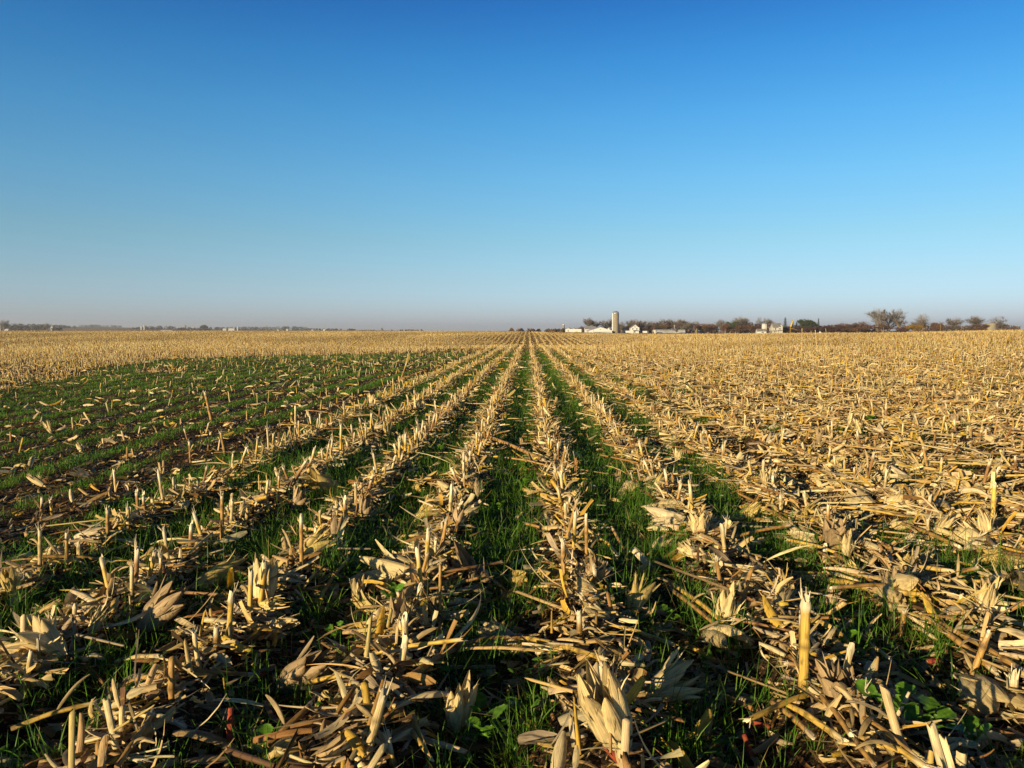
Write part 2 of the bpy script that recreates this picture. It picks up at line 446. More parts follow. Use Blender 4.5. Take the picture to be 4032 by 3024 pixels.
# ---------------------------------------------------------------- what grows and lies where
def region_stubble(x, y):
    """dense upright stubble left of the green strips and everywhere beyond them"""
    xb = -10.5 - np.maximum(y - 15, 0) * .33 + 6 * (vnoise(x, y, .22, 3) - .5) + 2 * (vnoise(x, y, .9, 23) - .5)
    yl = np.where(x < -5, 38 + (x + 17) * 1.6, 57.) + 14 * (vnoise(x, y, .15, 4) - .5) + 5 * (vnoise(x, y, .6, 24) - .5)
    return (x < xb) | (y > np.clip(yl, 28, 62))
def green(x, y):
    x, y = np.asarray(x, float), np.asarray(y, float)
    d, _ = row_dist(x)
    w = np.interp(x, [-14, -8, -4, -2.9, -1.8, -1.0, -.5, .15, .9, 1.5, 2.2, 3.2, 9], [1.1, 1.1, 1.05, .80, .80, .62, .66, .86, .80, .60, .38, .27, .20])
    w = np.where(y < 4.5, np.maximum(w * .9, np.interp(x, [1, 1.6], [.44, .60])), w)
    band = np.clip((d - np.where(x < -3, .20 + .16 * (vnoise(x, y * .5, 1.1, 17) - .4), .14)) / .06, 0, 1)
    p = vnoise(x, y, .9, 1) * .5 + vnoise(x, y, 3.1, 2) * .5
    g = np.clip((w - p * 1.02 + .12) / .14, 0, 1) * band
    g = np.where(region_stubble(x, y), .14 * (vnoise(x, y, .3, 7) > .55), g)
    return g * np.clip((75 - y) / 20, 0, 1)
def residue(x, y):
    d, _ = row_dist(x)
    row = np.clip(1 - (d - .075) / .12, 0, 1)
    inter = np.interp(x, [-10, -3, -1, 1.2, 2.0], [.0, .30, .50, .52, 1.0])
    inter = np.where(y < 4.6, np.interp(y, [3.4, 4.6], [.70, .75]), inter)
    v = np.maximum(inter, np.where((x > 1.6) & (y > 4.2), .38 + .62 * row, np.where((x < -2.9) & ~region_stubble(x, y), np.clip(1 - (d - .12) / .08, 0, 1) * np.where(y > 18, .48, .52), row))) * np.where(x > 1.2, .12 + 1.65 * (.6 * vnoise(x, y, 1.3, 5) + .4 * vnoise(x, y * .6, .5, 25)), .55 + .9 * vnoise(x, y, 1.6, 5)) 
    return v * (1 - np.where(x < -2.9, .95, .6) * green(x, y))

T0, T1 = -.74, .70
def scatter(density, y0, y1, keep, seed):
    r = np.random.RandomState(seed)
    mg = 2.0                                              # a margin on both sides of the view
    area = (T1 - T0) * .5 * (y1 * y1 - y0 * y0) + 2 * mg * (y1 - y0)
    n = int(area * density)
    yy = np.linspace(y0, y1, 400); cdf = np.cumsum((T1 - T0) * yy + 2 * mg); cdf = (cdf - cdf[0]) / (cdf[-1] - cdf[0])
    y = np.interp(r.rand(n), cdf, yy)
    x = r.uniform(T0 * y - mg, T1 * y + mg)
    k = r.rand(n) < keep(x, y)
    return x[k], y[k], r

PAL = np.array([[.66, .53, .29], [.57, .40, .155], [.57, .365, .05], [.32, .170, .052], [.12, .064, .026], [.36, .29, .19]])
PNAME = ["pale", "straw-coloured", "yellow", "tan brown", "dark brown", "greyish"]
def palette(n, r, p=(.27, .30, .13, .17, .07, .06)):
    p = np.array(p); i = r.choice(len(PAL), n, p=p / p.sum())
    return np.clip(PAL[i] * r.uniform(.75, 1.12, (n, 1)) * r.uniform(.93, 1.07, (n, 3)), 0, .85), i

# ---------------------------------------------------------------- residue: leaf strips, husk scraps, stalk chips (stuff)
acc = Acc()
for y0, y1, dens, sc, far_ in ((.9, 4, 620, 1., 0), (4, 7, 480, 1., 0), (7, 13, 330, 1.05, 0), (13, 26, 150, 1.25, 1), (26, 48, 55, 1.6, 1), (48, 90, 24, 2.0, 2), (90, 150, 9, 2.6, 2), (150, 250, 2.0, 3.4, 2)):
    x, y, r = scatter(dens, y0, y1, residue if y0 < 48 else (lambda a, b: .5 + .5 * vnoise(a, b * .15, .8, 6)), int(y0 * 10) + 5)
    n = len(x); z = ground(x, y)
    d, _ = row_dist(x); inrow = (d < .2) & (x < 9) & ((x > -.9) | (r.rand(n) < .45)) & ((x > -2.9) | region_stubble(x, y))
    kind = r.rand(n)
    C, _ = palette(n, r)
    old_shaded = (x < 1.3) & ((d > .17) | ((x < -2.9) & ~region_stubble(x, y))) & (r.rand(n) < .85); C[old_shaded] = palette(old_shaded.sum(), r, (.13, .19, .07, .33, .22, .06))[0]  # weathered litter between rows, browner still to paint in the rows' shade
    yaw = r.uniform(0, 6.283, n)
    # rows comb the flat residue on the right into long swathes
    sw = (x > 1.6) & (r.rand(n) < .55); lf = (x < -2.9) & ~region_stubble(x, y); yaw[lf] = math.pi / 2 + r.normal(0, .35, lf.sum()) + np.where(r.rand(lf.sum()) < .5, 0, math.pi)
    yaw[sw] = R(-35) + r.normal(0, .35, sw.sum()) + np.where(r.rand(sw.sum()) < .5, 0, math.pi)
    lift = np.where(inrow, r.uniform(0, .075, n), r.uniform(0, .025, n)) * min(sc, 1.4)
    pit = np.where(inrow, r.uniform(-.1, 1.2, n) * (r.rand(n) < .22) + r.normal(.05, .12, n), r.normal(.03, .11, n))
    P = np.stack([x, y, z + lift + .004], -1)
    a = kind < .30                                             # leaf strips
    k = a.sum()
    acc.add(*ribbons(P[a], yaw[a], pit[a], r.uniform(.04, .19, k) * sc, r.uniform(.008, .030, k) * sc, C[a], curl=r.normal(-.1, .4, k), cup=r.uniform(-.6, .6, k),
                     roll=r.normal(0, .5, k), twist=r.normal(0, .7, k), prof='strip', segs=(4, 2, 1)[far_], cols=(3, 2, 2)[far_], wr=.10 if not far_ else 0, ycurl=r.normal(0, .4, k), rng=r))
    b = (kind >= .30) & (kind < .72)                           # husk scraps
    k = b.sum()
    C[b] = C[b] * .6 + np.array([.48, .37, .20]) * .4
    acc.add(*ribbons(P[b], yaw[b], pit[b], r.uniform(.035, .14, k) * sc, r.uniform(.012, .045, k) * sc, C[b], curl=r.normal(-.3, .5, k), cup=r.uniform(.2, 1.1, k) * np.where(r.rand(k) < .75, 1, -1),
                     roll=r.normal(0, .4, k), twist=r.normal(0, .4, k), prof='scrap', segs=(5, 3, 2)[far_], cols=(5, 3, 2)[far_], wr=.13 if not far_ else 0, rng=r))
    left = (x < -2.9) & ~region_stubble(x, y)
    e = (r.rand(n) < .20) & (~left | (r.rand(n) < .25))                                        # long thin shreds
    k = e.sum(); ye = yaw[e] + r.normal(0, .3, k)
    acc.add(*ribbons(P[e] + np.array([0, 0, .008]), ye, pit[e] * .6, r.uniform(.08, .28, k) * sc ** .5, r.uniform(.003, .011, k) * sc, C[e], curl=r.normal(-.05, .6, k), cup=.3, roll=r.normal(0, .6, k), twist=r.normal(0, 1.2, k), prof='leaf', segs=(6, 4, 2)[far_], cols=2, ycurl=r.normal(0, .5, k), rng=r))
    e = (r.rand(n) < .035) & ((x > 1.2) | (r.rand(n) < .3)) & ~left     # long flattened stalks
    k = e.sum(); D = np.stack([np.cos(yaw[e]), np.sin(yaw[e]), r.normal(.03, .07, k)], -1); rr_ = r.uniform(.005, .0095, k) * sc ** .7
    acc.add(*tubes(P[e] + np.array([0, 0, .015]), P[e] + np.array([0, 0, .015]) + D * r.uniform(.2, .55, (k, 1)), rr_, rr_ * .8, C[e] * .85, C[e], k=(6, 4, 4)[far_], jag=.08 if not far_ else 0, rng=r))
    c = kind >= .72                                            # stalk chips
    k = c.sum()
    L = r.uniform(.02, .17, k) * sc; rr_ = r.uniform(.003, .0115, k) * sc
    pc = pit[c]
    D = np.stack([np.cos(yaw[c]) * np.cos(pc), np.sin(yaw[c]) * np.cos(pc), np.sin(pc)], -1)
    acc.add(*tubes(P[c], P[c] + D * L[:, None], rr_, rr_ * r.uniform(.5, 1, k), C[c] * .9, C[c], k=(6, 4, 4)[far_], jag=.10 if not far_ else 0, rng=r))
for y0, y1, dens, sc in ((1.2, 5, 22, 1.), (5, 10, 22, 1.), (10, 20, 15, 1.15), (20, 42, 6, 1.4)):   # broad pale husk leaves lying on top
    x, y, r = scatter(dens, y0, y1, lambda a, b: np.clip(residue(a, b) * np.where((row_dist(a)[0] < .22) & (a > -3), 1.7, .8) + np.where(a < -2.9, .0, .08), 0, 1), int(y0 * 10) + 412); n = len(x)
    C, _ = palette(n, r, (.5, .25, .08, .09, .03, .05))
    acc.add(*ribbons(np.stack([x, y, ground(x, y) + r.uniform(.02, .065, n)], -1), np.where((x > 1.5) & (r.rand(n) < .5), R(-35) + r.normal(0, .5, n), r.uniform(0, 6.283, n)), r.normal(.12, .28, n), r.uniform(.10, .22, n) * sc, r.uniform(.03, .062, n) * sc, C,
                     curl=r.normal(-.35, .5, n), cup=r.uniform(.4, 1.2, n) * np.where(r.rand(n) < .75, 1, -1), roll=r.normal(0, .45, n), twist=r.normal(0, .5, n), prof='scrap', segs=8 if y0 < 10 else 4, cols=7 if y0 < 10 else 4, wr=.07, pleat=.035, rng=r))
for y0, y1, dens in ((1.2, 5, 15), (5, 9, 10), (9, 16, 5), (16, 40, 2.2)):       # long limp leaves, flattened and twisted
    x, y, r = scatter(dens, y0, y1, lambda a, b: np.clip(residue(a, b) * np.where(a > 1.2, 1., .7), 0, 1) * (a > -2.9), int(y0 * 10) + 613); n = len(x)
    C, _ = palette(n, r, (.45, .28, .07, .12, .04, .08)); L = r.uniform(.18, .48, n)
    acc.add(*ribbons(np.stack([x, y, ground(x, y) + r.uniform(.015, .06, n)], -1), r.uniform(0, 6.283, n), r.normal(.16, .16, n), L * (1.3 if y0 > 10 else 1), r.uniform(.008, .028, n) * (1.5 if y0 > 10 else 1), C, curl=r.normal(-.40, .25, n), cup=r.uniform(-.3, .9, n), roll=r.normal(0, .4, n), twist=r.normal(0, 1.6, n),
                     ycurl=r.normal(0, .9, n), prof='leaf', segs=11, cols=5, wr=.10, pleat=.03, rng=r))
for y0, y1, dens in ((.9, 4, 900), (4, 7, 650), (7, 11, 350)):   # fine chaff
    x, y, r = scatter(dens, y0, y1, lambda a, b: np.clip(residue(a, b) + np.where(a < -2.9, .03, .15), 0, 1), int(y0 * 10) + 911); n = len(x)
    C, _ = palette(n, r, (.25, .25, .12, .22, .12, .05))
    acc.add(*ribbons(np.stack([x, y, ground(x, y) + r.uniform(.002, .022, n)], -1), r.uniform(0, 6.283, n), r.normal(0, .25, n), r.uniform(.012, .06, n), r.uniform(.002, .012, n), C, curl=r.normal(0, .4, n), roll=r.normal(0, .5, n), prof='leaf', segs=2, cols=2, rng=r))
o = link("corn_residue", acc.mesh("corn_residue", M_RES)); n_res = acc.n
tag(o, "matted litter of broken leaves, husk scraps and stalk chips on the soil", "crop residue", kind="stuff")

# ---------------------------------------------------------------- green cover crop (stuff)
acc = Acc()
for y0, y1, dens, nb, sc in ((1.2, 4.5, 75, 17, 1.), (4.5, 8, 165, 13, 1.), (8, 15, 140, 10, 1.1), (15, 28, 120, 8, 1.4), (28, 48, 58, 7, 1.9), (48, 75, 12, 6, 2.4)):
    x, y, r = scatter(dens, y0, y1, green, int(y0 * 10) + 77)
    n = len(x)
    cl = (.030 if y0 < 4 else .042) * sc ** .5
    X_ = np.repeat(x, nb) + r.normal(0, cl, n * nb); Y_ = np.repeat(y, nb) + r.normal(0, cl, n * nb)
    N = n * nb
    vig = np.repeat(r.uniform(.6, 1.25, n), nb) * (.72 + .5 * vnoise(X_, Y_, .6, 9)) * np.where(X_ < -2.9, .52, 1)
    g = np.array([[.078, .190, .016]]) * np.where(X_ < -2.9, 1.2, 1)[:, None] * r.uniform(.65, 1.35, (N, 1)) + np.array([[.05, .035, 0]]) * (r.rand(N, 1) ** 3)
    dead = r.rand(N) < .05
    g[dead] = np.array([.35, .28, .10]) * r.uniform(.7, 1.1, (dead.sum(), 1))
    acc.add(*ribbons(np.stack([X_, Y_, ground(X_, Y_) - .005], -1), r.uniform(0, 6.283, N), r.normal(1.15, .3, N), r.uniform(.06, .17, N) * vig * min(sc, 1.35) * (1.45 if y0 < 2 else 1.2 if y0 < 8 else .95), r.uniform(.0036, .0072, N) * sc, g,
                     curl=-np.abs(r.normal(.55, .55, N)), cup=.4, roll=r.normal(0, .3, N), twist=r.normal(0, .6, N), prof='blade', segs=4 if y0 < 8 else (3 if y0 < 15 else 2), cols=2, tipcol=g * 1.15, rng=r))
o = link("cover_crop_grass", acc.mesh("cover_crop_grass", M_GRASS)); n_gr = acc.n
tag(o, "green rye grass sprouting in strips between the stubble rows", "grass", kind="stuff")

# small clover and mustard leaves low in the green strips (stuff)
acc = Acc()
for y0, y1, dens, sc in ((1.2, 8, 36, 1.), (8, 20, 22, 1.2)):
    x, y, r = scatter(dens, y0, y1, lambda a, b: green(a, b) * .9, int(y0 * 10) + 133)
    nb = 5; n = len(x)
    X_ = np.repeat(x, nb) + r.normal(0, .02, n * nb); Y_ = np.repeat(y, nb) + r.normal(0, .02, n * nb); N = n * nb
    g = np.array([[.062, .15, .017]]) * r.uniform(.7, 1.25, (N, 1))
    acc.add(*ribbons(np.stack([X_, Y_, ground(X_, Y_) + r.uniform(.02, .07, N)], -1), r.uniform(0, 6.283, N), r.normal(.35, .3, N), r.uniform(.02, .045, N) * sc, r.uniform(.014, .028, N) * sc, g,
                     curl=-r.uniform(.2, .9, N), cup=.5, roll=r.normal(0, .35, N), prof='leaf', segs=3, cols=3, wr=.12, rng=r))
o = link("broadleaf_seedlings", acc.mesh("broadleaf_seedlings", M_LEAF))
tag(o, "small broad green leaves growing low among the grass strips", "seedlings", kind="stuff")

# ---------------------------------------------------------------- single stalks, husks, cobs: builders
def place_words(x, y):
    i = int(row_dist(np.array([x]))[1][0]); iA = int(np.argmin(np.abs(ROWS + .408 * 1.35)))
    k = i - iA
    num = ["first", "second", "third", "fourth", "fifth", "sixth", "seventh", "eighth", "ninth", "tenth"]
    if k <= 0: row = (num[-k] if -k < 10 else "far") + " row left of centre strip"
    else: row = (num[k - 1] if k < 11 else "far") + " row right of centre strip"
    return row
def dist_words(y):
    for lim, w in ((3.0, "at the very front"), (3.8, "near the front"), (5.0, "front third"), (6.5, "a few steps in"), (8.5, "middle of field"), (12, "farther in"), (20, "deep in field")):
        if y < lim: return w
    return "far back"

def stalk_parts(H, r0, rng, lean=0., tone=0, brk=.5, fray=True, sheath=True, pts=None):
    """a cut corn stalk: body with nodes and pale broken top, split fibres, a clinging leaf sheath"""
    body = [np.array([.37, .21, .06]), np.array([.53, .345, .07]), np.array([.27, .14, .05]), np.array([.52, .39, .18])][tone]
    if pts is None:
        M = 9 + int(H / .05); t = np.linspace(0, 1, M)
        bx, by = rng.normal(0, .03, 2)
        pts = np.stack([lean * H * t + bx * H * t * t, by * H * t * t, H * t - .02 * (1 - t)], -1)
    else:
        pts = np.asarray(pts, float)
        d = np.concatenate([[0], np.cumsum(np.linalg.norm(np.diff(pts, axis=0), axis=1))]); M = int(10 + d[-1] / .035); s = np.linspace(0, d[-1], M)
        q = np.stack([np.interp(s, d, pts[:, i]) for i in range(3)], -1)
        for _ in range(2): q[1:-1] = (q[:-2] + 2 * q[1:-1] + q[2:]) / 4
        pts = q; H = d[-1]; t = s / H
    ln = t * H; n0 = rng.uniform(.03, .10); gap = rng.uniform(.10, .15)
    nodew = np.exp(-(((ln - n0 + gap / 2) % gap - gap / 2) / .010) ** 2)
    rad = r0 * (1 - .12 * t) * (1 + .26 * nodew) * (1 + .03 * rng.randn(len(t)))
    rad[-1] *= rng.uniform(.75, 1.0)
    top = np.clip((ln - (H - rng.uniform(.02, .07))) / .02, 0, 1)[:, None]
    dirt = np.clip(1 - ln / .05, 0, 1)[:, None] * .6
    col = body[None] * (1 - .62 * nodew[:, None]) * (1 - dirt) + np.array([.2, .12, .06]) * dirt
    col = col * (1 - top * brk) + np.array([.66, .58, .40]) * top * brk
    A = path_tube(pts, rad, col, 9, jag=r0 * 2.2, rng=rng)
    parts = {'stalk': A}
    T = pts[-1] - pts[-2]; T = T / np.linalg.norm(T); yaw0 = math.atan2(T[1], T[0]); pit0 = math.asin(np.clip(T[2], -1, 1))
    if fray:
        n = rng.randint(3, 8); a = rng.rand() * 6.28 + rng.normal(0, 1.1, n)
        e1 = np.cross(T, [0.3, .9, .2]); e1 /= np.linalg.norm(e1); e2 = np.cross(T, e1)
        off = e1[None] * np.cos(a)[:, None] + e2[None] * np.sin(a)[:, None]
        P0 = pts[-1][None] + off * (r0 * .8) - T * .012
        P1 = P0 + T[None] * (rng.uniform(.008, .055, n) * (.4 + rng.rand(n)))[:, None] + (off + rng.normal(0, .5, (n, 3))) * rng.uniform(0, .016, n)[:, None]
        parts['frayed_top'] = Acc().add(*tubes(P0, P1, r0 * rng.uniform(.16, .34, n), r0 * .08, (.56, .46, .28), (.64, .56, .38), k=4, rng=rng))
    if sheath:
      for q_ in range(rng.randint(1, 3)):
        n = 1; h = rng.uniform(.1, .65, n); idx = (h * (len(pts) - 1)).astype(int)
        a = rng.rand(n) * 6.28
        off = np.stack([np.cos(a), np.sin(a), 0 * a], -1)
        P0 = pts[idx] + off * (r0 * 1.02)
        c = np.array([[.46, .34, .16]]) * rng.uniform(.6, 1.15, (n, 1))
        parts['leaf_sheath' + '#' * q_] = Acc().add(*ribbons(P0, a + rng.normal(0, .3, n), rng.uniform(.8, 1.4, n), rng.uniform(.06, .15, n), rng.uniform(.014, .026, n), c, curl=-rng.uniform(.3, 2.2, n), cup=1.0,
                                                  twist=rng.normal(0, .8, n), prof='leaf', segs=7, cols=4, wr=.1, rng=rng))
    return parts
PART_MAT = {'stalk': M_STALK, 'frayed_top': M_STALK, 'leaf_sheath': M_HUSK}

def husk_parts(L, Wd, n, rng, openness=.3, fan=6.28, tone=0):
    """an empty corn husk opened like a flower: bracts round a short shank, axis +Z"""
    base = [np.array([.68, .55, .29]), np.array([.64, .54, .36]), np.array([.38, .28, .16]), np.array([.64, .49, .17])][tone]
    parts = []
    n = n + 2
    for i in range(n):
        phi = (i / n if fan > 6 else (i / max(n - 1, 1) - .5)) * fan + rng.normal(0, .22)
        op = openness * rng.uniform(.3, 1.6)
        l = L * rng.uniform(.75, 1.08); w = Wd * rng.uniform(.75, 1.15)
        P = np.array([[.010 * math.cos(phi), .010 * math.sin(phi), .0]])
        c = np.clip(base * rng.uniform(.85, 1.12), 0, .8)
        A = Acc().add(*ribbons(P, phi, math.pi / 2 - .30 - op * .6, l, w, c[None], curl=.48 - op * 1.0 + rng.normal(0, .12), cup=-rng.uniform(.95, 1.35), roll=rng.normal(0, .1), twist=rng.normal(0, .2), prof='bract',
                               segs=12, cols=11, wr=.05, pleat=.05, tipcol=(c * np.array([.86, .80, .70]))[None], rng=rng))
        if rng.rand() < .6:                                   # torn side strip
            A.add(*ribbons(P + np.array([[0, 0, l * .25]]) + .02 * np.array([[math.cos(phi), math.sin(phi), 0]]), phi + rng.normal(0, .5), math.pi / 2 - .3 - op * .6, l * .7, w * .22, c[None] * .95, curl=-op, cup=.5,
                           twist=rng.normal(0, 1), prof='leaf', segs=7, cols=3, wr=.1, rng=rng))
        for q_ in range(rng.randint(1, 4)):                      # frayed strands at the tips
            A.add(*ribbons(P + np.array([[0, 0, l * rng.uniform(.3, .6)]]) + .03 * np.array([[math.cos(phi), math.sin(phi), 0]]), phi + rng.normal(0, .8), math.pi / 2 - rng.uniform(0, .5), l * rng.uniform(.4, .65), w * .09, c[None] * .9, curl=rng.normal(-.3, .6), cup=.4,
                           twist=rng.normal(0, 1), prof='blade', segs=5, cols=2, rng=rng))
        parts.append(A)
    sh = path_tube([[0, 0, -.035], [0, .002, -.015], [0, 0, .012]], [.008, .010, .013], [[.4, .28, .13], [.5, .36, .17], [.6, .46, .24]], 8, rng=rng)
    return parts, sh

def cob_parts(L, r0, rng):
    M, k = int(L / .006), 16
    t = np.linspace(0, 1, M)
    rad = r0 * (1 - .35 * t ** 2) * np.where(t < .04, .7, 1)
    a = np.arange(k) * 2 * np.pi / k
    bump = 1 + .12 * ((np.arange(M)[:, None] % 2) * 2 - 1) * ((np.arange(k)[None] % 2) * 2 - 1) * .5 + .06 * (rng.rand(M, k) - .5)
    V = np.stack([np.cos(a)[None] * rad[:, None] * bump, np.sin(a)[None] * rad[:, None] * bump, np.repeat((t * L)[:, None], k, 1)], -1)
    c = np.array([.24, .050, .026]) * (0.75 + .5 * rng.rand(M, k, 1))
    A = Acc().add(V, grid_quads(M, k, True), c.reshape(-1, 3), np.stack(np.broadcast_arrays(a[None] * .01, (t * L)[:, None], rng.rand(1, 1)), -1))
    A.add(np.concatenate([V[-1], V[-1].mean(0)[None]]), None, np.tile([.35, .2, .12], (k + 1, 1)), None, [[i, (i + 1) % k, k] for i in range(k)])
    A.add(np.concatenate([V[0], V[0].mean(0)[None]]), None, np.tile([.5, .35, .2], (k + 1, 1)), None, [[(i + 1) % k, i, k] for i in range(k)])
    return A

def quat_z_to(d, spin=0.):
    return Vector(d).normalized().to_track_quat('Z', 'Y') @ Quaternion((0, 0, 1), spin)

hero_xy = []
def hero_stalk(label, bx, by, tx, ty, w=26, tone=0, fray=True, sheath=True, brk=.9, bend=None, seed=None):
    """upright stalk placed by where it meets the ground; bend = more points the broken upper part passes through"""
    b = at(bx, by); t = up(tx, ty, b)
    r = np.random.RandomState(seed or int(bx * 7 + by))
    r0 = min(max(.007, w / FPX * b.y * .5), .021 if w < 30 else .03) if b.y < 12 else .013
    o = empty("corn_stubble", b)
    pts = [(0, 0, -.02), tuple(t - b)]
    if bend:
        for q in bend:
            pts.append(tuple(q if isinstance(q, Vector) else Vector(q)) if not isinstance(q, tuple) or len(q) == 3 else tuple(at(q[0], q[1], .03) - b))
    P = stalk_parts(.2, r0, r, tone=tone, brk=brk, fray=fray, sheath=sheath, pts=pts)
    for k, A in P.items():
        link(k.strip("#"), A.mesh("stub_" + k.strip("#"), PART_MAT[k.strip('#')]), o)
    tag(o, label, "corn stalk", "cut corn stalks standing in the field")
    hero_xy.append((b.x, b.y)); return o

def hero_lying(label, ax, ay, bx, by, w=18, tone=0, dz0=.06, dz1=.075, seed=None):
    a, b = at(ax, ay, dz0), at(bx, by, dz1)
    r = np.random.RandomState(seed or int(ax * 3 + by))
    r0 = max(.006, w / FPX * (a.y + b.y) * .25)
    mid = (a + b) / 2 + Vector((r.normal(0, .01), r.normal(0, .01), .012))
    o = empty("broken_stalk", a)
    P = stalk_parts(.2, r0, r, tone=tone, brk=.5, fray=r.rand() < .5, sheath=r.rand() < .6, pts=[(0, 0, 0), tuple(mid - a), tuple(b - a)])
    for k, A in P.items(): link(k.strip("#"), A.mesh("piece_" + k.strip("#"), PART_MAT[k.strip('#')]), o)
    tag(o, label, "broken stalk", "broken stalks lying on the ground")
    return o

def hero_husk(label, bx, by, tx, ty, wpx=130, n=5, openness=.3, lying=False, tone=0, seed=None, fan=6.28, lift=.02):
    b = at(bx, by, lift)
    t = at(tx, ty, lift + .05) if lying else up(tx, ty, b)
    r = np.random.RandomState(seed or int(bx + by * 3))
    ax = t - b
    if not lying: ax.y += .25 * ax.length * (1 if r.rand() < .5 else -1) * r.rand()
    L = max(.12, min(.34, ax.length)); Wd = wpx / FPX * b.y * (.72 if n > 3 else .9)
    o = empty("corn_husk", b)
    o.rotation_mode = 'QUATERNION'
    q = Vector(ax).normalized().to_track_quat('Z', 'Y')
    if lying:                                                  # keep the fan of bracts on the upper side
        m = q.to_matrix(); upv = m.inverted() @ Vector((0, 0, 1)); q = q @ Quaternion((0, 0, 1), math.atan2(upv.y, upv.x))
    o.rotation_quaternion = q
    ps, sh = husk_parts(L * 1.08, Wd, n, r, openness * .55, fan if not lying else min(fan, 3.6), tone)
    for A in ps: link("bract", A.mesh("husk_bract", M_HUSK), o)
    link("shank", sh.mesh("husk_shank", M_STALK), o)
    tag(o, label, "corn husk", "empty corn husks lying in the stubble")
    return o

